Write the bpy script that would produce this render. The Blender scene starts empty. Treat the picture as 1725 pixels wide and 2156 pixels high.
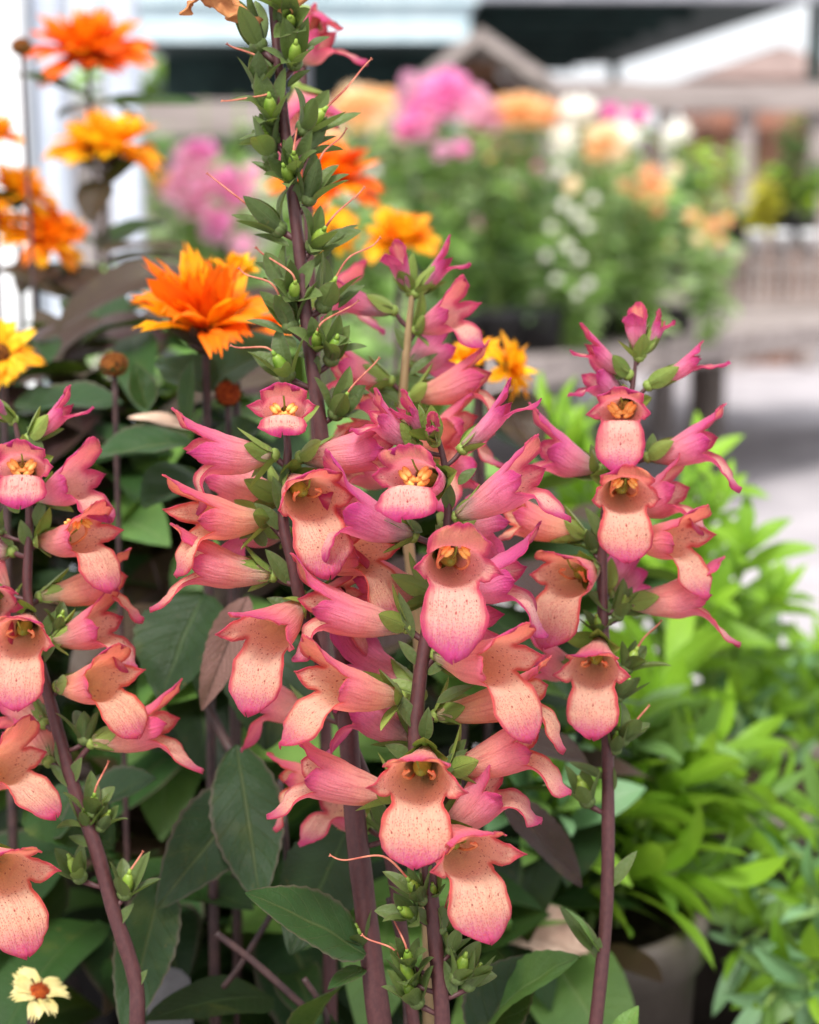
import bpy, math, random
from mathutils import Vector, Matrix, noise
SC = bpy.context.scene
COL = SC.collection
PI = math.pi
R = math.radians

# ------------------------------------------------------------------ camera
CAM_H = 1.45
PITCH = R(11.8)
FPX = 3736.0                       # focal length in reference pixels (picture 1725 wide)
cam_d = bpy.data.cameras.new('camera')
cam = bpy.data.objects.new('camera', cam_d)
COL.objects.link(cam)
cam.location = (0, 0, CAM_H)
cam.rotation_euler = (PI / 2 - PITCH, 0, 0)
cam_d.sensor_fit = 'HORIZONTAL'
cam_d.sensor_width = 16.0
cam_d.lens = 16.0 / 1725 * FPX
cam_d.clip_start = 0.02
cam_d.clip_end = 1000
cam_d.dof.use_dof = True
cam_d.dof.focus_distance = 0.592
cam_d.dof.aperture_fstop = 4.7
cam_d.dof.aperture_blades = 9
SC.camera = cam

# ------------------------------------------------------------------ world, sun, exposure
SUN_EL, SUN_AZ = R(58), R(205)
w = bpy.data.worlds.new('World')
SC.world = w
w.use_nodes = True
wn, wl = w.node_tree.nodes, w.node_tree.links
sky = wn.new('ShaderNodeTexSky')
sky.sky_type = 'NISHITA'
sky.sun_disc = False
sky.sun_elevation = SUN_EL
sky.sun_rotation = SUN_AZ
sky.air_density = 1.0
sky.dust_density = 6.0
sky.ozone_density = 0.6
hs = wn.new('ShaderNodeHueSaturation')
hs.inputs['Saturation'].default_value = 0.30
wl.new(sky.outputs[0], hs.inputs['Color'])
# a bright, thin, even cloud cover over the clear sky
tcs = wn.new('ShaderNodeTexCoord')
cl = wn.new('ShaderNodeTexNoise'); cl.inputs['Scale'].default_value = 2.2; cl.inputs['Detail'].default_value = 5
wl.new(tcs.outputs['Generated'], cl.inputs['Vector'])
cr_ = wn.new('ShaderNodeValToRGB')
cr_.color_ramp.elements[0].position = 0.3; cr_.color_ramp.elements[0].color = (6.2, 6.5, 6.9, 1)
cr_.color_ramp.elements[1].position = 0.7; cr_.color_ramp.elements[1].color = (8.4, 8.5, 8.6, 1)
wl.new(cl.outputs[0], cr_.inputs[0])
cm_ = wn.new('ShaderNodeMix'); cm_.data_type = 'RGBA'
cm_.inputs[0].default_value = 0.72
wl.new(hs.outputs[0], cm_.inputs[6]); wl.new(cr_.outputs[0], cm_.inputs[7])
wl.new(cm_.outputs[2], wn['Background'].inputs[0])
wn['Background'].inputs[1].default_value = 0.11
sun_d = bpy.data.lights.new('sun', 'SUN')
sun_d.energy = 2.3
sun_d.angle = R(16)
sun_d.color = (1.0, 0.965, 0.91)
sun = bpy.data.objects.new('sun', sun_d)
COL.objects.link(sun)
# direction towards the sun (behind the photographer, a little to the left)
sd = Vector((-0.35 * math.cos(SUN_EL), -0.94 * math.cos(SUN_EL), math.sin(SUN_EL)))
sun.rotation_euler = sd.to_track_quat('Z', 'Y').to_euler()
sky.sun_rotation = math.atan2(sd.x, sd.y)
SC.view_settings.view_transform = 'Standard'
SC.view_settings.look = 'None'
SC.view_settings.exposure = 1.08
SC.view_settings.gamma = 1.0
SC.render.engine = 'CYCLES'
SC.cycles.use_denoising = True
SC.cycles.max_bounces = 12
SC.cycles.diffuse_bounces = 8
SC.cycles.transmission_bounces = 10
SC.cycles.transparent_max_bounces = 8

# ------------------------------------------------------------------ geometry helpers
FW = Vector((0, math.cos(PITCH), -math.sin(PITCH)))
UP = Vector((0, math.sin(PITCH), math.cos(PITCH)))
RT = Vector((1, 0, 0))
C0 = Vector((0, 0, CAM_H))
CM = 0.01

def P(x, y, d):
    """world point seen at reference pixel (x, y) at depth d metres"""
    return C0 + (FW + RT * ((x - 862.5) / FPX) + UP * ((1078 - y) / FPX)) * d

def G(x, d, z=0.0):
    """world point with picture column x, depth about d along the ground, height z"""
    t = Vector((0, 1, 0)) * d
    return Vector(((x - 862.5) / FPX * d, d, z))

def V(*a):
    return Vector(a)

def sstep(a, b, x):
    t = min(1, max(0, (x - a) / (b - a)))
    return t * t * (3 - 2 * t)

def lerp_keys(keys, s):
    for (a, va), (b, vb) in zip(keys, keys[1:]):
        if s <= b:
            t = (s - a) / (b - a) if b > a else 0
            t = t * t * (3 - 2 * t) * 0.5 + t * 0.5
            return va + (vb - va) * t
    return keys[-1][1]

class MB:
    """collects faces for ONE mesh object"""
    def __init__(s):
        s.v, s.f, s.uv, s.m, s.tint, s.pig, s.vn = [], [], [], [], [], [], []
    def vert(s, p, uv=(0, 0), tint=0.5, pig=(0, 0, 0), vn=(0, 0, 0)):
        s.vn.append(vn)
        s.v.append((p[0], p[1], p[2])); s.uv.append(uv); s.tint.append(tint); s.pig.append(pig)
        return len(s.v) - 1
    def face(s, ids, m=0):
        s.f.append(tuple(ids)); s.m.append(m)
    def grid(s, rows, uvs=None, tint=0.5, m=0, flip=False):
        idx = []
        for i, r in enumerate(rows):
            idx.append([s.vert(p, uvs[i][j] if uvs else (j, i), tint) for j, p in enumerate(r)])
        for i in range(len(rows) - 1):
            for j in range(len(rows[0]) - 1):
                q = (idx[i][j], idx[i][j + 1], idx[i + 1][j + 1], idx[i + 1][j])
                s.face(q[::-1] if flip else q, m)
    def tube(s, pts, rad, n=8, m=0, tint=0.5, cap=True):
        pts = [Vector(p) for p in pts]
        if not hasattr(rad, '__len__'):
            rad = [rad] * len(pts)
        ref = None
        rings = []
        dist = 0
        for i, p in enumerate(pts):
            d = (pts[min(i + 1, len(pts) - 1)] - pts[max(i - 1, 0)])
            d = d.normalized() if d.length > 1e-9 else V(0, 0, 1)
            if ref is None:
                ref = d.orthogonal().normalized()
            ref = (ref - d * ref.dot(d))
            ref = ref.normalized() if ref.length > 1e-6 else d.orthogonal().normalized()
            b = d.cross(ref)
            if i:
                dist += (p - pts[i - 1]).length
            rings.append([s.vert(p + (ref * math.cos(2 * PI * k / n) + b * math.sin(2 * PI * k / n)) * rad[i],
                                 (k / n, dist * 100), tint) for k in range(n)])
        for a, b in zip(rings, rings[1:]):
            for k in range(n):
                s.face((a[k], a[(k + 1) % n], b[(k + 1) % n], b[k]), m)
        if cap:
            s.face(rings[0][::-1], m); s.face(rings[-1], m)
    def box(s, c, sx, sy, sz, rz=0, m=0, tint=0.5, bev=0.0):
        c = Vector(c)
        ca, sa = math.cos(rz), math.sin(rz)
        hx, hy, hz = sx / 2, sy / 2, sz / 2
        def w(x, y, z):
            return c + V(x * ca - y * sa, x * sa + y * ca, z)
        b = min(bev, hx * .5, hy * .5, hz * .5)
        if b <= 0:
            ids = [s.vert(w(x, y, z), (x * 100 + y * 100, z * 100), tint) for x in (-hx, hx) for y in (-hy, hy) for z in (-hz, hz)]
            for q in ((0, 1, 3, 2), (4, 6, 7, 5), (0, 4, 5, 1), (2, 3, 7, 6), (0, 2, 6, 4), (1, 5, 7, 3)):
                s.face([ids[k] for k in q], m)
            return
        # chamfered in plan and on the top edge
        prof = [(hx - b, -hy), (hx, -hy + b), (hx, hy - b), (hx - b, hy), (-hx + b, hy), (-hx, hy - b), (-hx, -hy + b), (-hx + b, -hy)]
        rings = []
        for z, k in ((-hz, 1), (hz - b, 1), (hz, 0)):
            ring = []
            for x, y in prof:
                fx = x if k else x * (hx - b) / hx
                fy = y if k else y * (hy - b) / hy
                ring.append(s.vert(w(fx, fy, z), ((fx + fy) * 100, z * 100), tint))
            rings.append(ring)
        for a, q in zip(rings, rings[1:]):
            for k in range(8):
                s.face((a[k], a[(k + 1) % 8], q[(k + 1) % 8], q[k]), m)
        s.face(rings[0][::-1], m); s.face(rings[-1], m)
    def lathe(s, prof, c=(0, 0, 0), n=40, m=0, tint=0.5):
        c = Vector(c)
        rings = [[s.vert(c + V(r * math.cos(2 * PI * k / n), r * math.sin(2 * PI * k / n), z), (k / n * 6, z * 100), tint)
                  for k in range(n)] for r, z in prof]
        for a, b in zip(rings, rings[1:]):
            for k in range(n):
                s.face((a[k], a[(k + 1) % n], b[(k + 1) % n], b[k]), m)
    def ellipsoid(s, c, ax, nu=10, nv=7, m=0, tint=0.5):
        c = Vector(c)
        rings = []
        for i in range(nv + 1):
            ph = PI * i / nv
            rings.append([s.vert(c + ax[0] * (math.sin(ph) * math.cos(2 * PI * k / nu)) + ax[1] * (math.sin(ph) * math.sin(2 * PI * k / nu)) + ax[2] * math.cos(ph),
                                 (k / nu, i / nv), tint) for k in range(nu)])
        for a, b in zip(rings, rings[1:]):
            for k in range(nu):
                s.face((a[k], b[k], b[(k + 1) % nu], a[(k + 1) % nu]), m)
    def leaf(s, base, d, up, L, W, curl=0.6, fold=0.25, twist=0.0, n=8, c=2, serr=0.0, tint=0.5, m=0, shape=0.42, wave=0.0, ph=0.0, pw=.85):
        """a lance leaf: d = direction, up = upper side, curl = droop in radians"""
        base = Vector(base)
        d = Vector(d).normalized(); up = Vector(up)
        side = d.cross(up)
        side = side.normalized() if side.length > 1e-5 else d.orthogonal().normalized()
        up = side.cross(d).normalized()
        rows, uvs = [], []
        p = base.copy()
        a_ = math.log(0.5) / math.log(shape)
        for i in range(n + 1):
            t = i / n
            ang = -curl * t
            dd = d * math.cos(ang) + up * math.sin(ang)
            uu = up * math.cos(ang) - d * math.sin(ang)
            tw = twist * t
            sd2 = side * math.cos(tw) + uu * math.sin(tw)
            un = uu * math.cos(tw) - side * math.sin(tw)
            tt = t ** a_
            hw = W * 0.5 * (math.sin(PI * min(1, max(0, tt))) ** pw if 0 < t < 1 else 0.0) + W * 0.012
            r_, u_ = [], []
            for j in range(-c, c + 1):
                q = j / c
                k = hw
                if serr and abs(j) == c and 0 < i < n:
                    k = hw * (1 + serr * (1 if i % 2 else -1))
                wv = wave * W * math.sin(t * 11 + ph + (2 if q > 0 else 0)) * q * q
                if n >= 20:   # puckered between the veins
                    wv += .022 * W * math.cos(2 * PI * (t * L / .016 - abs(q) * .9)) * (1 - abs(q)) * min(1, abs(q) * 4) + .05 * W * noise.noise(V(t * 4 + ph, q * 1.5, L * 40))
                r_.append(p + sd2 * (q * k) + un * (abs(q) * fold * k + wv))
                u_.append((q, t * L * 100))
            rows.append(r_); uvs.append(u_)
            p = p + dd * (L / n)
        s.grid(rows, uvs, tint, m)
    def build(s, name, mats, parent=None, smooth=True, origin=None):
        me = bpy.data.meshes.new(name)
        o0 = Vector(origin) if origin is not None else None
        me.from_pydata([(Vector(v) - o0)[:] for v in s.v] if o0 is not None else s.v, [], s.f)
        if not isinstance(mats, (list, tuple)):
            mats = [mats]
        for mm in mats:
            me.materials.append(mm)
        uvl = me.uv_layers.new(name='UVMap')
        vi = [0] * len(me.loops)
        me.loops.foreach_get('vertex_index', vi)
        flat = []
        for k in vi:
            flat += s.uv[k]
        uvl.data.foreach_set('uv', flat)
        at = me.attributes.new('tint', 'FLOAT', 'POINT')
        at.data.foreach_set('value', s.tint)
        ap = me.attributes.new('pig', 'FLOAT_VECTOR', 'POINT')
        ap.data.foreach_set('vector', [c for p in s.pig for c in p])
        av = me.attributes.new('vn', 'FLOAT_VECTOR', 'POINT')
        av.data.foreach_set('vector', [c for p in s.vn for c in p])
        me.polygons.foreach_set('material_index', s.m)
        me.polygons.foreach_set('use_smooth', [smooth] * len(s.f))
        me.update()
        o = bpy.data.objects.new(name, me)
        COL.objects.link(o)
        if parent is not None:
            o.parent = parent
        if o0 is not None:
            o.location = o0 if parent is None else o0 - world_loc(parent)
        elif parent is not None and not parent.get('_local'):
            o.location = -world_loc(parent)
        return o

def world_loc(o):
    p = Vector((0, 0, 0))
    while o is not None:
        p = p + o.location
        o = o.parent
    return p

def tag(o, label=None, cat=None, group=None, kind=None):
    if label: o['label'] = label
    if cat: o['category'] = cat
    if group: o['group'] = group
    if kind: o['kind'] = kind
    return o

def thing(name, label, cat, loc, group=None):
    o = bpy.data.objects.new(name, None)
    o.empty_display_size = 0.02
    COL.objects.link(o)
    o.location = loc
    return tag(o, label, cat, group)

def spline(pts, per=8):
    """Catmull-Rom through tuples/Vectors of any size"""
    pts = [list(p) for p in pts]
    out = []
    n = len(pts)
    for i in range(n - 1):
        p0, p1, p2, p3 = pts[max(i - 1, 0)], pts[i], pts[i + 1], pts[min(i + 2, n - 1)]
        for k in range(per):
            t = k / per
            out.append([0.5 * (2 * b + (c - a) * t + (2 * a - 5 * b + 4 * c - d) * t * t + (3 * b - a - 3 * c + d) * t ** 3)
                        for a, b, c, d in zip(p0, p1, p2, p3)])
    out.append(pts[-1])
    return out

# ------------------------------------------------------------------ material helpers
class NT:
    def __init__(s, name):
        s.mat = bpy.data.materials.new(name)
        s.mat.use_nodes = True
        s.t = s.mat.node_tree
        s.n, s.l = s.t.nodes, s.t.links
        s.bsdf = s.n['Principled BSDF']
        s.out = s.n['Material Output']
    def new(s, ty, **kw):
        o = s.n.new(ty)
        for k, v in kw.items():
            setattr(o, k, v)
        return o
    def setin(s, sock, val):
        if hasattr(val, 'is_output') or isinstance(val, bpy.types.NodeSocket):
            s.l.new(val, sock)
        else:
            if hasattr(sock.default_value, '__len__') and hasattr(val, '__len__') and len(val) == 3 and len(sock.default_value) == 4:
                val = (*val, 1)
            sock.default_value = val
    def math(s, op, a, b=0.0, c=None, clamp=False):
        o = s.new('ShaderNodeMath', operation=op, use_clamp=clamp)
        s.setin(o.inputs[0], a); s.setin(o.inputs[1], b)
        if c is not None: s.setin(o.inputs[2], c)
        return o.outputs[0]
    def mix(s, f, a, b, mode='MIX'):
        o = s.new('ShaderNodeMix', data_type='RGBA', blend_type=mode)
        s.setin(o.inputs[0], f); s.setin(o.inputs[6], a); s.setin(o.inputs[7], b)
        return o.outputs[2]
    def ramp(s, f, stops):
        o = s.new('ShaderNodeValToRGB')
        cr = o.color_ramp
        while len(cr.elements) < len(stops): cr.elements.new(0.5)
        for e, (p, c) in zip(cr.elements, stops):
            e.position = p
            e.color = (*c, 1) if hasattr(c, '__len__') else (c, c, c, 1)
        s.setin(o.inputs[0], f)
        return o.outputs[0]
    def maprange(s, v, a, b, c=0.0, d=1.0):
        o = s.new('ShaderNodeMapRange', interpolation_type='SMOOTHSTEP')
        for i, x in enumerate((v, a, b, c, d)): s.setin(o.inputs[i], x)
        return o.outputs[0]
    def attr(s, name):
        return s.new('ShaderNodeAttribute', attribute_name=name)
    def noise(s, vec, scale, detail=3.0, rough=0.55, dist=0.0):
        o = s.new('ShaderNodeTexNoise')
        if vec is not None: s.l.new(vec, o.inputs['Vector'])
        o.inputs['Scale'].default_value = scale
        o.inputs['Detail'].default_value = detail
        o.inputs['Roughness'].default_value = rough
        o.inputs['Distortion'].default_value = dist
        return o
    def mapping(s, vec, scale=(1, 1, 1), loc=(0, 0, 0)):
        o = s.new('ShaderNodeMapping')
        s.l.new(vec, o.inputs[0])
        o.inputs['Scale'].default_value = scale
        o.inputs['Location'].default_value = loc
        return o.outputs[0]
    def coord(s, which='Object'):
        return s.new('ShaderNodeTexCoord').outputs[which]
    def bump(s, h, strength=0.3, dist=0.001):
        o = s.new('ShaderNodeBump')
        s.l.new(h, o.inputs['Height'])
        o.inputs['Strength'].default_value = strength
        o.inputs['Distance'].default_value = dist
        s.l.new(o.outputs[0], s.bsdf.inputs['Normal'])
        return o.outputs[0]
    def base(s, col): s.setin(s.bsdf.inputs['Base Color'], col)
    def set(s, **kw):
        for k, v in kw.items():
            s.setin(s.bsdf.inputs[k.replace('_', ' ')], v)
    def translucent(s, col, f, normal=None):
        t = s.new('ShaderNodeBsdfTranslucent')
        s.setin(t.inputs[0], col)
        if normal is not None: s.l.new(normal, t.inputs['Normal'])
        m = s.new('ShaderNodeMixShader')
        m.inputs[0].default_value = f
        s.l.new(s.bsdf.outputs[0], m.inputs[1]); s.l.new(t.outputs[0], m.inputs[2])
        s.l.new(m.outputs[0], s.out.inputs[0])

def srgb(r, g, b):
    f = lambda c: (c / 255 / 12.92) if c / 255 < 0.04045 else ((c / 255 + 0.055) / 1.055) ** 2.4
    return (f(r), f(g), f(b))

def dim(c, k):
    return tuple(x * k for x in c)
# ------------------------------------------------------------------ plant materials
def petal_mat(inner):
    n = NT('petal_inner' if inner else 'petal_outer')
    pig = n.attr('pig')
    sep = n.new('ShaderNodeSeparateXYZ')
    n.l.new(pig.outputs['Vector'], sep.inputs[0])
    edge, along, lobe = sep.outputs
    age0 = n.attr('tint').outputs['Fac']
    uv = n.coord('UV')
    obj = n.coord('Object')
    big = n.noise(obj, 90, 2).outputs[0]
    age = n.math('ADD', age0, n.math('MULTIPLY', n.math('SUBTRACT', big, 0.5), 0.5), clamp=True)
    fine = n.noise(obj, 1400, 3, 0.6).outputs[0]
    vnv = n.attr('vn').outputs['Vector']
    vein = n.noise(n.mapping(vnv, (6.5, 6.5, 0.5)), 1.0, 3, 0.6, 0.25).outputs[0]
    vein2 = n.noise(n.mapping(vnv, (15, 15, 1.0)), 1.0, 2, 0.6, 0.4).outputs[0]
    edge = n.math('MULTIPLY', edge, n.math('ADD', 0.34, n.math('MULTIPLY', age, 0.85)))
    edge_j = n.math('ADD', edge, n.math('MULTIPLY', n.math('SUBTRACT', vein, 0.5), 0.26))
    if not inner:
        young = n.ramp(along, [(0.0, srgb(240, 222, 206)), (0.2, srgb(243, 182, 206)), (0.44, srgb(234, 138, 200)), (0.65, srgb(220, 94, 182)), (1.0, srgb(186, 36, 142))])
        old = n.ramp(along, [(0.0, srgb(248, 230, 188)), (0.2, srgb(249, 204, 168)), (0.44, srgb(245, 166, 160)), (0.65, srgb(235, 112, 154)), (1.0, srgb(198, 46, 130))])
        col = n.mix(age, young, old)
        stripe = n.maprange(vein, 0.46, 0.68)
        col = n.mix(n.math('MULTIPLY', stripe, 0.46), col, n.mix(age, srgb(186, 62, 124), srgb(206, 74, 92)))
        pale = n.maprange(vein2, 0.55, 0.75)
        col = n.mix(n.math('MULTIPLY', pale, 0.22), col, srgb(244, 200, 196))
        rim = n.maprange(edge, 0.0, 0.10, 1.0, 0.0)
        col = n.mix(n.math('MULTIPLY', rim, 0.3), col, n.mix(age, srgb(188, 34, 110), srgb(214, 84, 72)))
        # greenish cream at the very base
        col = n.mix(n.maprange(along, 0.0, 0.09, 0.55, 0.0), col, srgb(214, 212, 150))
    else:
        young = n.ramp(along, [(0.0, srgb(246, 216, 140)), (0.3, srgb(255, 234, 196)), (0.5, srgb(254, 232, 204)), (0.75, srgb(251, 218, 198)), (1.0, srgb(224, 126, 164))])
        old = n.ramp(along, [(0.0, srgb(246, 214, 130)), (0.3, srgb(255, 232, 182)), (0.5, srgb(254, 234, 196)), (0.75, srgb(251, 214, 174)), (1.0, srgb(218, 108, 138))])
        col = n.mix(age, young, old)
        # upper lip is orange-pink inside
        up_ = n.maprange(lobe, 0.0, 0.4, 1.0, 0.0)
        col = n.mix(n.math('MULTIPLY', up_, n.maprange(along, 0.3, 0.8, 0.0, 0.75)), col, n.mix(age, srgb(253, 190, 134), srgb(250, 184, 122)))
        band = n.maprange(edge_j, 0.03, 0.25, 1.0, 0.0)
        col = n.mix(n.math('MULTIPLY', band, n.math('MULTIPLY', n.maprange(along, 0.40, 0.52), 0.92)), col, n.mix(age, srgb(222, 84, 128), srgb(228, 108, 64)))
        # the far half of the lower lip flushes pink
        low = n.maprange(lobe, 0.7, 0.95)
        tip = n.maprange(n.math('ADD', along, n.math('ADD', n.math('MULTIPLY', n.math('SUBTRACT', vein2, 0.5), 0.16), n.math('MULTIPLY', n.math('SUBTRACT', fine, 0.5), 0.55))), n.math('ADD', 0.70, n.math('MULTIPLY', age, .12)), 1.02)
        col = n.mix(n.math('MULTIPLY', tip, n.math('MULTIPLY', low, 0.85)), col, n.mix(age, srgb(198, 72, 156), srgb(200, 74, 136)))
        rim = n.maprange(n.math('ADD', edge, n.math('MULTIPLY', n.math('SUBTRACT', vein, 0.5), 0.16)), -0.02, 0.15, 1.0, 0.0)
        col = n.mix(n.math('MULTIPLY', n.math('MULTIPLY', rim, n.maprange(big, .3, .7, .45, .95)), n.maprange(along, 0.44, 0.56)), col, n.mix(n.math('MULTIPLY', age, 0.75), srgb(184, 22, 108), n.mix(n.maprange(along, .62, .85), srgb(226, 92, 46), srgb(196, 44, 96))))
        # throat spots: a few large, many small
        def spots(scale, rad, keep, lo, hi, seed):
            vo = n.new('ShaderNodeTexVoronoi', voronoi_dimensions='2D')
            n.l.new(n.mapping(uv, (1, 0.8, 1), (seed, seed, 0)), vo.inputs['Vector'])
            vo.inputs['Scale'].default_value = scale
            d = n.math('LESS_THAN', vo.outputs['Distance'], rad)
            sc = n.new('ShaderNodeSeparateColor')
            n.l.new(vo.outputs['Color'], sc.inputs[0])
            k = n.math('LESS_THAN', sc.outputs[0], keep)
            reg = n.math('MULTIPLY', n.math('GREATER_THAN', along, lo), n.math('LESS_THAN', along, hi))
            sz = n.math('GREATER_THAN', edge, 0.16)
            return n.math('MULTIPLY', n.math('MULTIPLY', d, k), n.math('MULTIPLY', n.math('MULTIPLY', reg, sz), n.math('GREATER_THAN', lobe, 0.3)))
        col = n.mix(n.math('MULTIPLY', spots(3.2, 0.11, 0.34, 0.2, 0.76, 3.1), 0.8), col, srgb(150, 44, 34))
        col = n.mix(n.math('MULTIPLY', spots(8.0, 0.19, 0.34, 0.36, 0.60, 7.7), 0.7), col, srgb(146, 56, 36))
        col = n.mix(n.math('MULTIPLY', spots(13.0, 0.26, 0.55, 0.62, 0.96, 1.3), 0.6), col, srgb(208, 70, 70))
        col = n.mix(n.maprange(along, 0.0, 0.16, 0.5, 0.0), col, srgb(176, 176, 84))
    blot = n.maprange(n.noise(obj, 240, 5, 0.65, 0.6).outputs[0], 0.54, 0.72)
    col = n.mix(n.math('MULTIPLY', blot, 0.22), col, n.mix(age, srgb(206, 92, 150), srgb(216, 108, 100)))
    mott = n.maprange(fine, 0.3, 0.7, 0.90, 1.06)
    col = n.mix(1.0, col, mott, 'MULTIPLY')
    n.base(col)
    n.set(Roughness=0.62)
    n.bsdf.inputs['Specular IOR Level'].default_value = 0.2
    n.bsdf.inputs['Sheen Weight'].default_value = 0.25
    n.bsdf.inputs['Sheen Roughness'].default_value = 0.5
    h = n.math('ADD', n.math('MULTIPLY', vein, 0.9), n.math('ADD', n.math('MULTIPLY', vein2, 0.4), n.math('MULTIPLY', fine, 0.35)))
    nb = n.bump(h, 0.8, 0.0014)
    n.translucent(n.mix(0.4, col, n.mix(age, srgb(255, 186, 208), srgb(255, 206, 176))), 0.68, nb)
    return n.mat

def leaf_mat(name, a, b, vein_col, rough=0.45, trans=0.25, edge_col=None, vein_gap=0.9, spec=0.4, vein_amt=0.5, bumpk=0.5):
    n = NT(name)
    tint = n.attr('tint').outputs['Fac']
    uv = n.coord('UV'); ob = n.coord('Object')
    sx = n.new('ShaderNodeSeparateXYZ'); n.l.new(uv, sx.inputs[0])
    q = n.math('ABSOLUTE', sx.outputs[0])
    nz = n.noise(ob, 60, 4, 0.6).outputs[0]
    f = n.math('ADD', tint, n.math('MULTIPLY', n.math('SUBTRACT', nz, 0.5), 0.6), clamp=True)
    col = n.mix(f, a, b)
    sn = n.math('SINE', n.math('MULTIPLY', n.math('SUBTRACT', sx.outputs[1], n.math('MULTIPLY', q, 1.5)), 2 * PI / vein_gap))
    side = n.maprange(n.math('ABSOLUTE', sn), 0.0, 0.16, 1.0, 0.0)
    mid = n.maprange(q, 0.02, 0.07, 1.0, 0.0)
    vv = n.math('MAXIMUM', n.math('MULTIPLY', side, 0.6), mid)
    col = n.mix(n.math('MULTIPLY', vv, vein_amt), col, vein_col)
    spot = n.maprange(n.noise(ob, 330, 3, 0.7).outputs[0], 0.685, 0.74)
    col = n.mix(n.math('MULTIPLY', spot, 0.6), col, srgb(120, 96, 48))
    patch = n.maprange(n.noise(ob, 28, 3, 0.6).outputs[0], 0.58, 0.78)
    col = n.mix(n.math('MULTIPLY', patch, 0.28), col, n.mix(0.5, b, srgb(150, 140, 60)))
    if edge_col is not None:
        col = n.mix(n.maprange(q, 0.86, 1.0, 0.0, 0.55), col, edge_col)
    n.base(col)
    n.set(Roughness=rough)
    n.bsdf.inputs['Specular IOR Level'].default_value = spec
    h = n.math('ADD', n.math('MULTIPLY', vv, -0.8), n.math('MULTIPLY', n.noise(ob, 700, 2).outputs[0], 0.5))
    nb = n.bump(h, bumpk, 0.0015)
    if trans:
        n.translucent(n.mix(0.5, col, (0.35, 0.5, 0.05)), trans, nb)
    return n.mat

def simple(name, a, b, rough=0.6, scale=40, spec=0.35, detail=4, bump=0.0, bd=0.001, coord='Object', stretch=(1, 1, 1), trans=0.0, contrast=(0.3, 0.7), metal=0.0):
    n = NT(name)
    ob = n.coord(coord)
    nz = n.noise(n.mapping(ob, stretch), scale, detail, 0.6).outputs[0]
    tint = n.attr('tint').outputs['Fac']
    f = n.math('ADD', n.maprange(nz, *contrast), n.math('MULTIPLY', n.math('SUBTRACT', tint, 0.5), 0.7), clamp=True)
    col = n.mix(f, a, b)
    n.base(col)
    n.set(Roughness=rough, Metallic=metal)
    n.bsdf.inputs['Specular IOR Level'].default_value = spec
    nb = n.bump(nz, bump, bd) if bump else None
    if trans:
        n.translucent(col, trans, nb)
    return n.mat

M = {}
M['petal_out'] = petal_mat(False)
M['petal_in'] = petal_mat(True)
M['sepal'] = leaf_mat('sepal_green', srgb(84, 108, 44), srgb(148, 168, 82), srgb(104, 120, 66), 0.5, 0.22, srgb(112, 82, 78), 0.5, 0.35, 0.3)
M['pod_sepal'] = leaf_mat('pod_sepal_green', srgb(60, 76, 42), srgb(98, 116, 62), srgb(100, 116, 70), 0.5, 0.2, srgb(104, 78, 76), 0.5, 0.35, 0.3)
M['stem'] = simple('stem_purple', srgb(66, 36, 38), srgb(78, 45, 45), 0.5, 700, 0.35, 3, 0.12, 0.0003, stretch=(1, 1, 0.6))
M['stem_tan'] = simple('stem_tan', srgb(116, 96, 66), srgb(146, 122, 86), 0.55, 160, 0.35, 4, 0.3, 0.0004, stretch=(1, 1, 0.25))
M['style'] = simple('style_pink', srgb(150, 72, 62), srgb(190, 122, 96), 0.5, 200, 0.3)
M['capsule'] = simple('capsule_green', srgb(96, 130, 40), srgb(150, 172, 70), 0.45, 120, 0.4)
M['anther'] = simple('anther_yellow', srgb(226, 150, 62), srgb(240, 182, 104), 0.55, 500, 0.3, bump=0.4, bd=0.0005)
M['filament'] = simple('filament_red', srgb(212, 122, 88), srgb(236, 168, 110), 0.5, 200, 0.3)
M['ovary'] = simple('ovary_green', srgb(104, 124, 40), srgb(146, 156, 62), 0.5, 200, 0.3)
M['dry'] = simple('dried_petal', srgb(150, 84, 52), srgb(214, 150, 96), 0.75, 160, 0.2, 5, 0.6, 0.001, stretch=(0.3, 1, 1), trans=0.25)
M['dry_red'] = simple('dried_petal_tip', srgb(88, 30, 40), srgb(140, 60, 62), 0.75, 200, 0.2, trans=0.1)
M['leaf_dark'] = leaf_mat('leaf_dark_green', srgb(14, 28, 13), srgb(38, 66, 26), srgb(60, 78, 40), 0.55, 0.14, None, 1.3, 0.25, 0.45)
M['leaf_big'] = leaf_mat('leaf_grey_green', srgb(18, 38, 18), srgb(42, 72, 33), srgb(84, 92, 54), 0.55, 0.14, srgb(96, 76, 72), 1.6, 0.25, 0.42)
M['leaf_bronze'] = leaf_mat('leaf_bronze', srgb(48, 25, 29), srgb(62, 47, 33), srgb(66, 40, 40), 0.5, 0.15, None, 1.0, 0.28, 0.4)
M['leaf_bright'] = leaf_mat('leaf_bright_green', srgb(76, 124, 22), srgb(146, 192, 50), srgb(160, 198, 90), 0.5, 0.46, None, 1.2, 0.5, 0.3)
M['leaf_blue'] = leaf_mat('leaf_blue_green', srgb(70, 118, 66), srgb(136, 176, 128), srgb(150, 180, 130), 0.35, 0.2, None, 1.2, 0.5, 0.3)
M['leaf_mid'] = leaf_mat('leaf_mid_green', srgb(60, 98, 44), srgb(120, 156, 76), srgb(140, 160, 100), 0.42, 0.25, None, 1.2, 0.45, 0.3)
M['leaf_purple'] = leaf_mat('leaf_wilted_purple', srgb(92, 64, 62), srgb(124, 94, 86), srgb(76, 50, 52), 0.7, 0.1, None, 0.8, 0.2, 0.5, 0.9)
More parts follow.
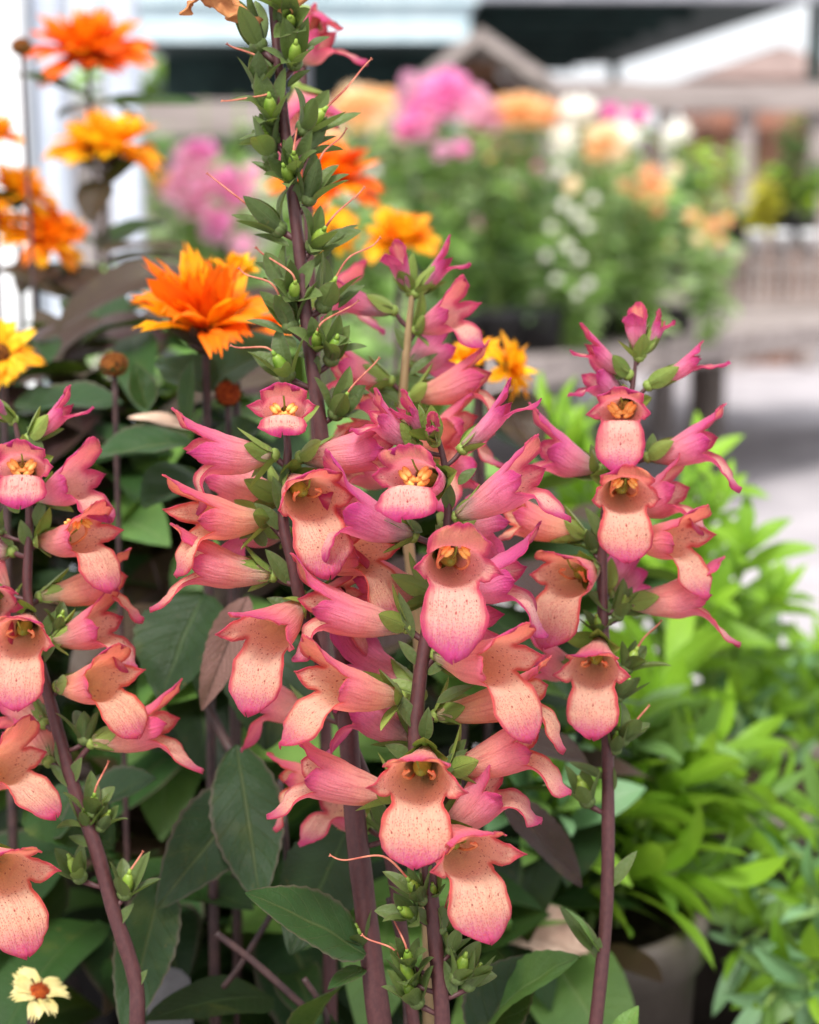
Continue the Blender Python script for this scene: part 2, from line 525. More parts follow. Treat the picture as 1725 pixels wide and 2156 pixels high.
M['leaf_dead'] = simple('leaf_dead_tan', srgb(160, 130, 112), srgb(208, 180, 158), 0.8, 90, 0.2, 5, 0.6, 0.002)

# ------------------------------------------------------------------ the tubular flower
def corolla(L, k, age, upb, lob, upl, lol, latb=28, latl=0.72, open_=1.0, seed=0, hood=0.6, lw=1.0, uw=1.0, close=0.0, fz=.82, bulge=0.0):
    """tube along +X, upper lip towards +Z; sizes in cm"""
    rnd = random.Random(seed)
    rm, rb = 0.95 * k * open_, 0.27 * k
    mb = MB()
    nu = 14
    secs = [  # name, centre deg, half angle deg, columns
        ('up', 90, 58, 14), ('lat', 180, 32, 10), ('low', 270, 58, 16), ('lat', 360, 32, 10)]
    th = []
    for nm, c, D, n in secs:
        for i in range(n):
            th.append(R(c - D + 2 * D * i / n))
    Mn = len(th)
    notches = [R(32), R(148), R(212), R(328)]
    ph = rnd.uniform(0, 100)
    def rr(u):
        return rb + (rm - rb) * (0.55 * u ** 0.75 + 0.45 * sstep(0.0, 1.0, u))
    def zc(u):
        return -0.10 * k * math.sin(PI * u) * 1.0
    def wob(p, amp):
        q = Vector(p) * 1.1 + V(ph, 0, 0)
        return V(noise.noise(q), noise.noise(q + V(7, 3, 1)), noise.noise(q + V(1, 9, 5))) * amp
    lobe_of = []
    for nm, c, D, n in secs:
        lobe_of += [{'up': 0.0, 'lat': 0.5, 'low': 1.0}[nm]] * n
    rings = []
    for i in range(nu + 1):
        u = i / nu
        r = rr(u)
        row = []
        for j, t in enumerate(th):
            p = V(L * u, r * math.cos(t), r * math.sin(t) * (1 - (1 - fz) * sstep(.2, 1, u)) + zc(u))
            # a gentle crease below the upper lip
            dn = min(abs((t - q + PI) % (2 * PI) - PI) for q in notches)
            e = math.hypot(dn * rm, L * (1 - u))
            p = p + wob(p, 0.05 * k * sstep(0.1, 0.5, u)) + wob(Vector(p) * 3.1, 0.022 * k * sstep(0.1, 0.5, u))
            tw = (t - PI / 2)
            row.append(mb.vert(p * CM, (((t + PI / 2 + PI) % (2 * PI) - PI) * max(r, .55), L * u), age, (min(e, 1.0), 0.5 * u, lobe_of[j]), (rm * math.cos(t), rm * math.sin(t), L * u)))
        rings.append(row)
    for a, b in zip(rings, rings[1:]):
        for j in range(Mn):
            j2 = (j + 1) % Mn
            mb.face((a[j], a[j2], b[j2], b[j]), 0)
    rim = rings[-1]
    start = 0
    slope = R(9)
    for si, (nm, c, D, n) in enumerate(secs):
        Dr = R(D)
        er = V(0, math.cos(R(c)), math.sin(R(c)))
        B = V(0, -math.sin(R(c)), math.cos(R(c)))
        X = V(1, 0, 0)
        w0 = rm * math.sin(Dr)
        rl = rm * fz if nm != 'lat' else rm      # the mouth is flattened
        wz = fz if nm == 'lat' else 1.0
        if nm == 'up':
            ln, bend = upl * 1.1 * k, R(upb)
            wk = [(0, w0), (.3, w0 * 1.14 * uw), (.65, w0 * 1.16 * uw), (.88, w0 * .84 * uw), (1, w0 * .46 * uw)]
            kk = [(0, rl), (.4, rl * hood), (1, rl * hood * .35)]
            nl = 11
        elif nm == 'lat':
            ln, bend = latl * .88 * k * rnd.uniform(.85, 1.15), R(latb) + rnd.uniform(-.12, .12)
            wk = [(0, w0), (.3, w0 * .93), (.55, w0 * .66), (.75, w0 * .32), (.9, w0 * .12), (1, w0 * .02)]
            kk = [(0, rl), (.5, rl * .5), (1, rl * .2)]
            nl = 9
        else:
            ln, bend = lol * .90 * k, R(lob)
            wk = [(0, w0), (.10, w0 * .93), (.28, w0 * 1.10 * lw), (.48, w0 * 1.22 * lw), (.66, w0 * 1.11 * lw), (.80, w0 * .80 * lw), (.91, w0 * .46 * lw), (1, w0 * .03)]
            kk = [(0, rl), (.2, rl * .55), (.45, rl * .02), (.8, -rm * .34), (1, -rm * .3)]
            nl = 20
        p1, p2 = rnd.uniform(0, 9), rnd.uniform(0, 9)
        C = V(L, 0, zc(1)) + er * rl
        prev = [rim[(start + j) % Mn] for j in range(n + 1)]
        ds = 1.0 / nl
        for i in range(1, nl + 1):
            s = i / nl
            sm = s - ds / 2
            if nm == 'low':
                phi = slope + bend * sstep(0, .45, sm) + R(10) * math.sin(sm * 5 + p1) * 0.4
                phi -= R(22) * sstep(.7, 1, sm) * (1 if close == 0 else 0)
            elif nm == 'up':
                phi = slope + bend * sstep(0, .75, sm)
            else:
                phi = slope + bend * sstep(0, .8, sm)
            C = C + (X * math.cos(phi) + er * math.sin(phi)) * ln * ds
            Ni = X * math.sin(phi) - er * math.cos(phi)
            wv, kv = lerp_keys(wk, s), lerp_keys(kk, s)
            row = []
            for j in range(n + 1):
                t = -1 + 2 * j / n
                q = C + B * (wv * (wz + (1 - wz) * s) * math.sin(t * Dr) / math.sin(Dr)) + Ni * (kv * (1 - math.cos(t * Dr)))
                ed = min((1 - abs(t)) * wv, (1 - s) * ln)
                if nm == 'up':    # shallow notch in the middle, rounded corners
                    back = 0.09 * k * math.exp(-(t / .22) ** 2) * s ** 3 + 0.40 * k * s ** 3 * abs(t) ** 2.4
                    q = q - (X * math.cos(phi) + er * math.sin(phi)) * back
                ruf = (0.075 if nm != 'lat' else 0.04) * k * sstep(.15, .7, s) * abs(t) ** 2
                q = q + Ni * (ruf * math.sin(s * 9 + p1 + (p2 if t > 0 else 0)))
                if nm == 'low':
                    q = q + Ni * (bulge * k * sstep(0, .13, s) * (1 - sstep(.16, .5, s)) * (1 - t * t) + 0.05 * k * math.cos(t * 5.2) * sstep(.1, .4, s) * (1 - s))
                q = q + wob(q, 0.09 * k * sstep(0, .3, s)) + wob(Vector(q) * 3.3, 0.035 * k * sstep(0, .3, s)) + Ni * (0.02 * k * math.sin(t * 16 + p1 + 2 * noise.noise(Vector(q))) * sstep(.1, .5, s) * (1 - abs(t)))
                ta = R(c) + t * Dr * wv / w0
                row.append(mb.vert(q * CM, (((R(c) + PI / 2 + PI) % (2 * PI) - PI) * max(rm, .55) + t * Dr * max(rm, .55) * wv / w0, L + s * ln), age, (min(ed, 1), 0.5 + 0.5 * s, {'up': 0.0, 'lat': 0.5, 'low': 1.0}[nm]), (rm * math.cos(ta), rm * math.sin(ta), L + s * ln)))
            for j in range(n):
                mb.face((prev[j], prev[j + 1], row[j + 1], row[j]), 0)
            prev = row
        start += n
    return mb

def sepal_rows(mb, base, d, out, L, W, cup, n=7, curl=-0.4, tint=0.5, m=0, shape=0.42, c=3, pw=.85):
    """pointed cupped sepal, inner side towards -out"""
    mb.leaf(base, d, out, L, W, curl=curl, fold=-cup, n=n, c=c, tint=tint, m=m, shape=shape, pw=pw)

def calyx_mb(k, rnd, spread=22, L=1.5, brown=False):
    mb = MB()
    for i in range(5):
        a = 2 * PI * i / 5 + PI / 2 + rnd.uniform(-.15, .15)
        er = V(0, math.cos(a), math.sin(a))
        s_ = R(spread + rnd.uniform(-10, 10) + (22 if rnd.random() < .3 else 0))
        d = V(math.cos(s_), 0, 0) + er * math.sin(s_)
        big = 1.0 if i != 2 else 0.75
        sepal_rows(mb, (V(-.22, 0, 0) + er * 0.16) * k * CM, d, er, L * k * CM * big * rnd.uniform(.9, 1.15), 0.74 * k * CM * big, 0.45, curl=rnd.uniform(-.1, .45), pw=.8, n=10, shape=.38, tint=rnd.uniform(.2, .8))
    # receptacle
    mb.ellipsoid(V(-.16, 0, 0) * k * CM, (V(.22, 0, 0) * k * CM, V(0, .26, 0) * k * CM, V(0, 0, .26) * k * CM), 10, 6, tint=.7)
    return mb

def frame_obj(o, dirv, upv, roll=0.0):
    x = Vector(dirv).normalized()
    up = Vector(upv)
    y = up.cross(x).normalized()
    z = x.cross(y)
    if roll:
        q = Matrix.Rotation(roll, 3, x)
        y, z = q @ y, q @ z
    o.rotation_mode = 'QUATERNION'
    o.rotation_quaternion = Matrix((x, y, z)).transposed().to_quaternion()

FSEED = [100]
def add_flower(root, bx, by, bd, mx, my, dz, age, upb=14, lob=48, k=1.0, upl=1.35, lol=2.15, roll=0, st=0, open_=1.0, latb=26, latl=.72,
               hood=.6, lw=1.0, uw=1.0, fz=None, spread=24, L=None, name='flower', close=0.0, cal=1.0, stem_at=None, label=None):
    """flower whose calyx sits at pixel (bx,by), depth bd, and whose mouth centre is at pixel (mx,my), dz cm nearer"""
    FSEED[0] += 1
    seed = FSEED[0]
    rnd = random.Random(seed)
    b = P(bx, by, bd)
    m = P(mx, my, bd - dz * CM)
    d = m - b
    if L is None:
        L = d.length * 100
    if fz is None:
        fz = .62 if st == 3 else (.74 if st == 1 else .82)
    if st == 3: upl *= .8
    age = min(1, max(0, age + rnd.uniform(-.10, .10)))
    mb = corolla(L, k, age, upb, lob, upl, lol, latb, latl, open_, seed, hood, lw, uw, close, fz, .36 if st == 3 else (.10 if st == 1 else 0.0))
    o = mb.build(name, [M['petal_out'], M['petal_in']])
    so = o.modifiers.new('thickness', 'SOLIDIFY')
    so.thickness = 0.0004
    so.offset = -1
    so.material_offset = 1
    so.material_offset_rim = 1
    o.parent = root
    o.location = b - root.location
    frame_obj(o, d, UP, R(roll))
    o['_local'] = 1
    if label: o['label'] = label
    def sub(mbx, nm, mat):
        return mbx.build(nm, mat, o)
    if cal:
        sub(calyx_mb(cal * max(k, .9), rnd, spread), 'calyx', M['sepal'])
    if st:
        r = .9 * k * open_
        fm, am = MB(), MB()
        for sgn in (-1, 1):
            for q in (0, 1):
                if st == 3:
                    x1, y1, z1 = L * .90 - .12 * q, sgn * (.34 - .13 * q) * k * open_, (.16 - .30 * q) * r * .8
                    c = V(x1, y1, z1)
                    ax = V(-.1, sgn * .55, .6 - .3 * q).normalized()
                    s2 = V(0, -ax.z, ax.y).normalized()
                    for h in (-1, 1):
                        am.ellipsoid((c + s2 * (.085 * h * k)) * CM, (ax * .24 * k * CM, s2 * .115 * k * CM, V(.10, 0, 0) * k * CM), 10, 7, tint=rnd.uniform(.2, .8))
                    continue
                x1 = L + (-.25 + .30 * q) * k if st == 1 else L * .86
                y1 = sgn * (.30 - .10 * q) * k * open_ * 1.25
                z1 = (.66 - .14 * q) * r if st == 1 else .25 * r
                pts = spline([(L * .25, sgn * .12 * k, -.2 * k), (L * .6, sgn * .30 * k, -.28 * r), (L * .85, sgn * .46 * k * open_, .05 * r), (x1 - .05, y1 * 1.05, z1 - .04)], 6)
                fm.tube([Vector(p) * CM for p in pts], 0.045 * CM * k, 6)
                c = V(x1, y1, z1)
                ax = V(.25, sgn * .5, .35 if q == 0 else -.5).normalized()
                s2 = ax.orthogonal().normalized()
                for h in (-1, 1):
                    am.ellipsoid((c + s2 * (.07 * h * k)) * CM, (ax * .21 * k * CM, s2 * .09 * k * CM, ax.cross(s2) * .08 * k * CM), 8, 6, tint=rnd.uniform(.2, .8))
        if st != 3:
            sub(fm, 'filaments', M['filament'])
        if st in (1, 3):
            sub(am, 'anthers', M['anther'])
        ov = MB()
        ov.ellipsoid(V(L * .40, 0, -.02) * CM, (V(L * .30, 0, 0) * CM, V(0, .27, 0) * CM * k, V(0, 0, .25) * CM * k), 14, 10)
        ov.tube([Vector(p) * CM for p in spline([(L * .7, 0, .12), (L * .9, .02, .35 * r), (L * 1.04, .0, .72 * r)], 5)], .035 * CM, 6)
        sub(ov, 'pistil', M['ovary'])
    if stem_at is not None:
        pd = MB()
        e = Vector(stem_at) - b
        dn = d.normalized()
        pts = spline([b + e, b + e * .45 - dn * .0012 - V(0, 0, .0006), b - dn * .0012], 5)
        pd.tube([o.rotation_quaternion.inverted() @ (Vector(p) - b) for p in pts], [.0010 * k + .0002 * i / 10 for i in range(len(pts))], 8)
        sub(pd, 'pedicel', M['stem'])
    return o

def add_pod(root, base, d, k=1.0, style=None, face=None, seed=0, spread=17, sep=1.0, stem_at=None, name='seed_pod'):
    """spent calyx with its capsule; base world point, d world direction, style = world point of the style's tip"""
    rnd = random.Random(seed)
    d = Vector(d).normalized()
    mb = MB()
    ref = (-FW - d * d.dot(-FW)).normalized()
    oth = d.cross(ref)
    for i in range(5):
        a = 2 * PI * i / 5 + rnd.uniform(-.25, .25)
        er = ref * math.cos(a) + oth * math.sin(a)
        s_ = R(spread + rnd.uniform(-12, 26))
        dd = d * math.cos(s_) + er * math.sin(s_)
        sepal_rows(mb, er * .0022 * k, dd, er, .0142 * k * sep * rnd.uniform(.8, 1.2), .0072 * k * sep * rnd.uniform(.7, 1.1), .42, n=9, pw=.72,
                   curl=rnd.uniform(-.9, .35), tint=rnd.uniform(.1, .9), shape=.40)
    mb.ellipsoid(d * .0006, (ref * .0029 * k, oth * .0029 * k, d * .0026 * k), 14, 9, tint=.8)
    # bract below
    a = rnd.uniform(-1, 1)
    o = mb.build(name, M['pod_sepal'], None)
    o.parent = root
    o.location = Vector(base) - root.location
    o['_local'] = 1
    cp = MB()
    cp.ellipsoid(d * .0040 * k, (ref * .0022 * k, oth * .0022 * k, d * .0050 * k), 12, 9)
    cp.tube([d * .008 * k, d * .0105 * k], [.0010 * k, .0005], 8)
    cp.build('capsule', M['capsule'], o)
    if style is not None:
        sm = MB()
        t = Vector(style) - Vector(base)
        mid = d * t.length * .48 + t * .16
        pts = [Vector(p) for p in spline([d * .010 * k, mid, t * .82 + d * .0016, t], 8)]
        sm.tube(pts, [.00044 - .0002 * i / len(pts) for i in range(len(pts))], 6)
        e = (pts[-1] - pts[-2]).normalized()
        sd_ = e.orthogonal().normalized()
        for h in (-1, 1):
            sm.tube([pts[-1], pts[-1] + (e + sd_ * h * .8) * .0006], [.0003, .00018], 5)
        sm.build('style', M['style'], o)
    if stem_at is not None:
        pm = MB()
        e = Vector(stem_at) - Vector(base)
        pm.tube([e, e * .5 - d * .001, d * -.001], [.0011 * k, .00095 * k, .0012 * k], 8)
        pm.build('pedicel', M['stem'], o)
    return o

class Spike:
    def __init__(s, name, label, cat, pts, rad, group=None, mat='stem', rk=.88):
        """pts: (px, py, depth) from the bottom up; rad in cm"""
        s.pts = pts
        sp = spline([(*p, r) for p, r in zip(pts, rad)], 10)
        s.sp = sp
        s.world = [P(x, y, d) for x, y, d, r in sp]
        s.root = thing(name, label, cat, s.world[0], group)
        mb = MB()
        rr = []
        for i, q in enumerate(sp):
            wv = 1 + 0.02 * math.sin(i * 1.1 + pts[0][0]) + 0.02 * math.sin(i * .41)
            rr.append(q[3] * CM * wv * rk)
        mb.tube(s.world, rr, 14)
        s.stem = mb.build('stem', M[mat], s.root, origin=s.world[0])
        s.top = min(p[1] for p in pts)
    def depth(s, y):
        best = min(s.sp, key=lambda q: abs(q[1] - y))
        return best[2]
    def x(s, y):
        return min(s.sp, key=lambda q: abs(q[1] - y))[0]
    def at(s, y):
        i = min(range(len(s.sp)), key=lambda i: abs(s.sp[i][1] - y))
        return s.world[i]
    def flower(s, bx, by, mx, my, dz, age, node=None, bd=0.0, **kw):
        d0 = s.depth(by) + bd
        sy = node if node is not None else by + 22
        return add_flower(s.root, bx, by, d0, mx, my, dz, age, stem_at=s.at(sy) if abs(bx - s.x(sy)) < 130 else None, **kw)
    def pod(s, bx, by, tx, ty, dz=.3, style=None, k=1.0, node=None, seed=None, bd=0.0, sz=0.0, **kw):
        d0 = s.depth(by) + bd
        b = P(bx, by, d0)
        t = P(tx, ty, d0 - dz * CM)
        stp = P(style[0], style[1], d0 - sz * CM) if style else None
        sy = node if node is not None else by + 24
        return add_pod(s.root, b, t - b, k, stp, None, seed if seed is not None else int(bx * 7 + by), stem_at=s.at(sy) if abs(bx - s.x(sy)) < 110 else None, **kw)
    def bract(s, bx, by, tx, ty, dz=0.0, W=.5, name='bract', bd=0.0, curl=.4, mat='pod_sepal', tint=.4, up=None):
        d0 = s.depth(by) + bd
        b, t = P(bx, by, d0), P(tx, ty, d0 - dz * CM)
        mb = MB()
        d = t - b
        mb.leaf(b, d, up if up is not None else (-FW * .8 + UP * .6), d.length * 1.06, W * CM, curl=curl, fold=.3, n=10, c=3, tint=tint)
        return mb.build(name, M[mat], s.root, origin=b)
# ------------------------------------------------------------------ foxglove spikes
GRP = 'tubular pink flower spikes'
# front spike, the one in focus
A = Spike('flower_spike', 'nearest pink and peach spike at the centre, sharp, with speckled cream lower lips', 'flower spike',
          [(930, 2900, .65), (925, 2330, .606), (932, 2156, .600), (918, 2000, .598), (905, 1850, .597), (884, 1690, .597), (874, 1560, .598), (884, 1430, .599), (905, 1300, .600), (932, 1180, .602), (944, 1080, .603), (938, 990, .604), (926, 935, .605), (915, 900, .606)],
          [.34, .33, .31, .29, .28, .285, .28, .27, .24, .20, .16, .13, .11, .08], GRP)
# young buds at the tip
A.flower(905, 915, 855, 862, .5, .15, upb=4, lob=8, k=.55, upl=1.5, lol=1.5, open_=.62, hood=1.0, latl=.8, latb=4, lw=.92, L=1.0, spread=16, node=930)
A.flower(980, 940, 1052, 868, .5, .12, upb=6, lob=10, k=.72, upl=1.5, lol=2.2, open_=.62, hood=1.1, latl=.7, latb=2, lw=.75, spread=12, roll=12, node=985)
A.flower(872, 935, 806, 886, .4, .1, upb=18, lob=32, k=.72, upl=1.25, lol=1.3, open_=.8, hood=.9, roll=-10, node=960)
A.flower(915, 925, 912, 895, .8, .12, k=.45, upb=0, lob=4, upl=1.3, lol=1.4, open_=.55, hood=1.0, latl=.6, latb=0, L=.7, spread=10, node=940, bd=-.006)
A.flower(925, 1010, 868, 1004, 2.5, .06, upb=46, lob=42, k=1.02, upl=1.0, lol=1.35, st=3, open_=1.0, hood=.8, uw=1.0, latb=30, latl=.6, lw=1.08, node=1080)
A.flower(968, 1085, 1092, 1012, 1.2, .18, upb=6, lob=56, k=.92, upl=1.45, lol=2.0, hood=.9, latb=8, lw=.8, roll=8, node=1110)
A.flower(862, 1125, 738, 1075, 1.0, .05, upb=30, lob=72, k=1.0, upl=1.7, lol=1.7, hood=.75, latb=22, roll=-12, latl=1.0, node=1150)
A.flower(935, 1158, 957, 1194, 2.8, .32, upb=58, lob=50, k=1.1, upl=1.2, lol=2.75, st=1, hood=.75, uw=1.0, latb=36, lw=1.05, roll=-4, node=1240, latl=.9)
A.flower(955, 1235, 1062, 1215, .4, .12, upb=28, lob=62, k=1.05, upl=1.65, lol=2.1, hood=.6, latb=18, roll=10, node=1260, bd=.004)
A.flower(848, 1318, 690, 1282, .7, .42, upb=28, lob=66, k=.98, upl=1.75, lol=1.7, hood=.8, latb=22, roll=-6, node=1345, latl=1.1)
A.flower(836, 1468, 705, 1442, 1.6, .68, upb=18, lob=52, k=1.0, upl=1.75, lol=2.35, hood=.8, latb=30, roll=-10, node=1500, latl=1.0)
A.flower(925, 1378, 1045, 1395, 2.1, .72, upb=24, lob=52, k=1.05, upl=1.5, lol=2.4, latb=34, roll=8, node=1420, latl=1.1)
A.flower(925, 1505, 1110, 1462, .9, .95, upb=16, lob=70, k=.92, upl=1.2, lol=2.1, latb=30, roll=4, node=1530, bd=.008)
A.flower(955, 1620, 1095, 1572, .6, .74, upb=16, lob=56, k=1.02, upl=1.1, lol=1.9, latb=26, roll=12, node=1650)
A.flower(895, 1588, 880, 1645, 2.6, .62, upb=4, lob=44, k=1.12, upl=1.1, lol=2.25, latb=44, lw=1.08, st=2, hood=.5, uw=1.05, node=1690, latl=1.15)
A.flower(830, 1672, 668, 1630, .5, .52, upb=16, lob=42, k=1.02, upl=1.2, lol=1.75, latb=30, roll=-8, node=1700, lw=.9)
A.flower(935, 1752, 1030, 1668, .4, .5, upb=12, lob=70, k=1.0, upl=1.2, lol=1.6, latb=22, roll=20, node=1770, bd=.004)
A.flower(915, 1742, 985, 1800, 2.5, .66, upb=6, lob=48, k=1.08, upl=1.35, lol=2.4, latb=48, lw=1.05, st=2, hood=.5, roll=6, node=1830, latl=1.2)
# flowers on the far side of the front spike
A.flower(880, 1460, 780, 1412, -1.6, .12, upb=40, lob=40, k=1.0, upl=1.7, lol=2.0, bd=.008, roll=-10, node=1480)
A.flower(872, 1560, 780, 1500, -.4, .25, upb=20, lob=74, k=.95, upl=1.0, lol=1.9, bd=.012, roll=-6, node=1570)
A.flower(905, 1330, 985, 1300, -1.2, .55, upb=22, lob=60, k=.95, bd=.008, node=1340)
A.flower(940, 1110, 1000, 1100, -1.5, .3, upb=20, lob=60, k=.9, bd=.01, node=1120)
A.flower(900, 1250, 800, 1225, -.8, .6, upb=22, lob=60, k=.95, bd=.012, node=1280)
# spent calyces under the flowers
for bx, by, tx, ty, dz, st, k in [
        (890, 1895, 835, 1815, .5, (697, 1802), 1.15), (872, 1930, 820, 1900, .9, None, 1.0),
        (868, 2068, 828, 1985, .4, (764, 1970), 1.1), (862, 2030, 850, 1960, 1.1, (825, 1928), .9), (880, 2112, 838, 2050, .6, None, 1.15),
        (962, 2060, 990, 1985, .6, None, 1.25), (985, 2078, 1024, 2010, .1, None, 1.05), (948, 2005, 962, 1950, -.3, None, .8),
        (928, 1962, 938, 1905, -.2, (1030, 1835), .8), (915, 1885, 905, 1830, .8, None, .7)]:
    A.pod(bx, by, tx, ty, dz, st, k * .86)
for a in [(878, 1535, 838, 1460, .5, .55), (880, 1545, 862, 1480, .2, .5), (866, 1600, 820, 1568, .4, .55), (920, 1480, 986, 1440, .6, .45), (895, 1560, 900, 1500, .7, .5),
          (950, 1600, 975, 1560, .4, .5), (870, 1345, 846, 1255, .5, .4), (880, 1400, 845, 1350, .2, .4), (905, 1945, 872, 1910, .6, .45), (958, 2100, 940, 2030, .4, .4),
          (948, 1075, 938, 1010, .5, .5), (965, 1020, 998, 985, .2, .4), (940, 1160, 925, 1110, .6, .5), (890, 1120, 838, 1095, .3, .5), (920, 1640, 972, 1580, .6, .55),
          (945, 1680, 965, 1630, .1, .55), (862, 1640, 850, 1590, -.2, .5), (900, 1420, 945, 1388, .5, .4)]:
    A.bract(*a[:4], a[4], a[5])

# second spike, left of the centre, just behind the front one
B = Spike('flower_spike', 'short spike left of centre topped by a small magenta-rimmed bloom with yellow anthers', 'flower spike',
          [(930, 2900, .68), (905, 2330, .66), (872, 2156, .658), (842, 1930, .655), (800, 1720, .650), (705, 1480, .634), (640, 1290, .620), (617, 1190, .617), (597, 1100, .617), (602, 1010, .617), (606, 950, .617), (602, 905, .618)],
          [.26, .26, .26, .26, .25, .25, .25, .24, .22, .19, .16, .12], GRP)
B.flower(604, 890, 597, 864, 1.9, .16, upb=40, lob=34, k=.86, upl=.9, lol=1.05, st=3, open_=.98, hood=.85, latb=44, latl=.8, lw=1.0, L=2.0, node=930)
B.flower(568, 958, 450, 952, .5, .3, upb=22, lob=82, k=1.0, upl=1.6, lol=1.8, hood=.7, latb=20, roll=-6, latl=1.2, node=985)
B.flower(642, 962, 785, 945, .5, .34, upb=4, lob=44, k=1.0, upl=1.2, lol=1.3, hood=.9, latb=14, roll=6, node=985)
B.flower(612, 1012, 655, 1050, 2.4, .72, upb=20, lob=48, k=1.04, upl=1.2, lol=2.4, st=2, latb=44, roll=10, hood=.6, node=1110)
B.flower(590, 1050, 500, 1020, -1.2, .5, upb=20, lob=60, k=1.0, bd=.012, node=1070)
B.flower(558, 1095, 440, 1088, 1.0, .86, upb=16, lob=58, k=.98, upl=1.8, lol=2.0, hood=.8, latb=26, roll=-8, lw=.85, latl=1.3, node=1140)
B.flower(566, 1210, 430, 1184, .4, .66, upb=10, lob=42, k=1.0, upl=1.35, lol=2.2, hood=.8, latb=20, roll=-6, lw=.9, node=1235)
B.flower(600, 1120, 520, 1110, -.8, .3, upb=16, lob=70, k=.9, bd=.016, node=1140)
B.flower(632, 1275, 562, 1330, 2.1, .62, upb=6, lob=46, k=1.04, upl=1.35, lol=2.5, latb=42, roll=-8, hood=.55, node=1340, latl=1.05)
B.flower(640, 1170, 768, 1165, 1.5, .86, upb=22, lob=62, k=.98, upl=1.2, lol=2.3, latb=32, roll=8, bd=.006, node=1200)
B.flower(640, 1270, 720, 1260, .4, .8, upb=16, lob=66, k=.95, bd=.01, node=1290)
B.flower(660, 1500, 582, 1480, -.3, .6, upb=14, lob=60, k=.9, bd=.03, node=1520, latl=1.0)
B.flower(690, 1640, 622, 1640, .2, .9, upb=14, lob=66, k=.8, bd=.02, node=1650)
B.flower(770, 1740, 720, 1700, .6, .5, upb=10, lob=70, k=.9, bd=.02, node=1760)
for a in [(590, 1115, 545, 1060, .5, .55), (600, 1085, 580, 1010, .6, .5), (560, 1150, 530, 1110, .3, .5), (604, 1040, 600, 985, .6, .5), (610, 1230, 568, 1160, .5, .6),
          (620, 1210, 640, 1160, .4, .4), (640, 1300, 570, 1255, .3, .6), (636, 1330, 640, 1250, .5, .6)]:
    B.bract(*a[:4], a[4], a[5])

# the tall spike that has gone to seed
Cs = Spike('seed_spike', 'tall spike gone to seed, green calyces and thin styles on a purple-brown stem', 'flower spike',
           [(870, 2900, .70), (832, 2380, .650), (800, 2156, .638), (768, 1900, .636), (745, 1690, .635), (716, 1300, .634), (690, 1030, .633), (664, 820, .632), (648, 700, .632), (632, 540, .632), (612, 380, .632), (597, 240, .632), (584, 110, .632), (574, 0, .632), (566, -90, .632), (560, -200, .632)],
           [.52, .52, .50, .47, .44, .37, .33, .29, .275, .26, .24, .215, .20, .19, .17, .12], GRP)
ZP = [  # zoomed-picture coordinates: base, tip, towards-camera cm, style tip, size
    (400, 235, 345, 110, .2, None, 1.25), (578, 325, 588, 185, 1.0, None, 1.1), (462, 605, 448, 465, .9, (215, 510), 1.15), (622, 655, 740, 545, .5, (965, 300), 1.25),
    (398, 440, 400, 350, .3, (240, 222), .95), (458, 800, 420, 650, .2, None, 1.15), (576, 862, 574, 735, 1.0, (598, 603), .95), (648, 1012, 690, 850, .5, (840, 653), 1.15),
    (505, 1162, 385, 1070, .4, (140, 880), 1.2), (672, 1252, 735, 1150, .8, (930, 950), 1.15), (575, 1502, 585, 1400, 1.0, (390, 1258), .95), (562, 1655, 505, 1500, .3, (300, 1360), 1.2),
    (722, 1552, 790, 1400, .4, (1010, 1205), 1.2), (690, 1755, 694, 1650, 1.0, (900, 1523), .9), (560, 915, 520, 830, .8, None, .95), (762, 1825, 790, 1720, .5, None, 1.1),
    (545, 1905, 490, 1815, .4, (260, 1750), 1.15), (785, 2095, 835, 2010, .6, (1005, 1815), 1.15), 
    (520, 1440, 470, 1330, -.3, (385, 1255), .95), (560, 120, 555, 80, .9, None, .9), (530, 50, 500, -30, .4, None, 1.0), 
    (640, 770, 720, 660, -.4, (598, 640), .9), (480, 720, 400, 620, -.6, (215, 640), .9)]
for bx, by, tx, ty, dz, st, k in ZP:
    f = lambda x, y: (379.5 + x * .416, y * .416)
    X0, Y0 = f(bx, by); X1, Y1 = f(tx, ty)
    Cs.pod(X0, Y0, X1, Y1, dz, f(*st) if st and st[1] != 640 else None, k * .97, seed=int(bx + by), node=Y0 + 32)
for a in [(465, 340, 300, 195), (510, 700, 300, 655), (505, 905, 375, 790), (545, 440, 640, 330), (610, 780, 770, 650), (660, 1365, 760, 1235), (555, 1250, 385, 1150), (625, 1580, 530, 1500),
          (700, 960, 835, 850), (540, 1690, 345, 1580), (710, 1820, 585, 1770), (800, 1780, 935, 1725), (590, 1030, 590, 925), (690, 1905, 690, 1815), (440, 520, 250, 465), (640, 250, 740, 160), (730, 1640, 790, 1560),
          (760, 1230, 880, 1112), (800, 1560, 915, 1420), (860, 1990, 955, 1970), (500, 140, 485, 30), (585, 1760, 530, 1690), (630, 1470, 560, 1400)]:
    (X0, Y0), (X1, Y1) = f(*a[:2]), f(*a[2:])
    Cs.bract(X0, Y0, X1, Y1, .4 if a[0] in (590, 690, 500) else .1, .34, curl=.7)
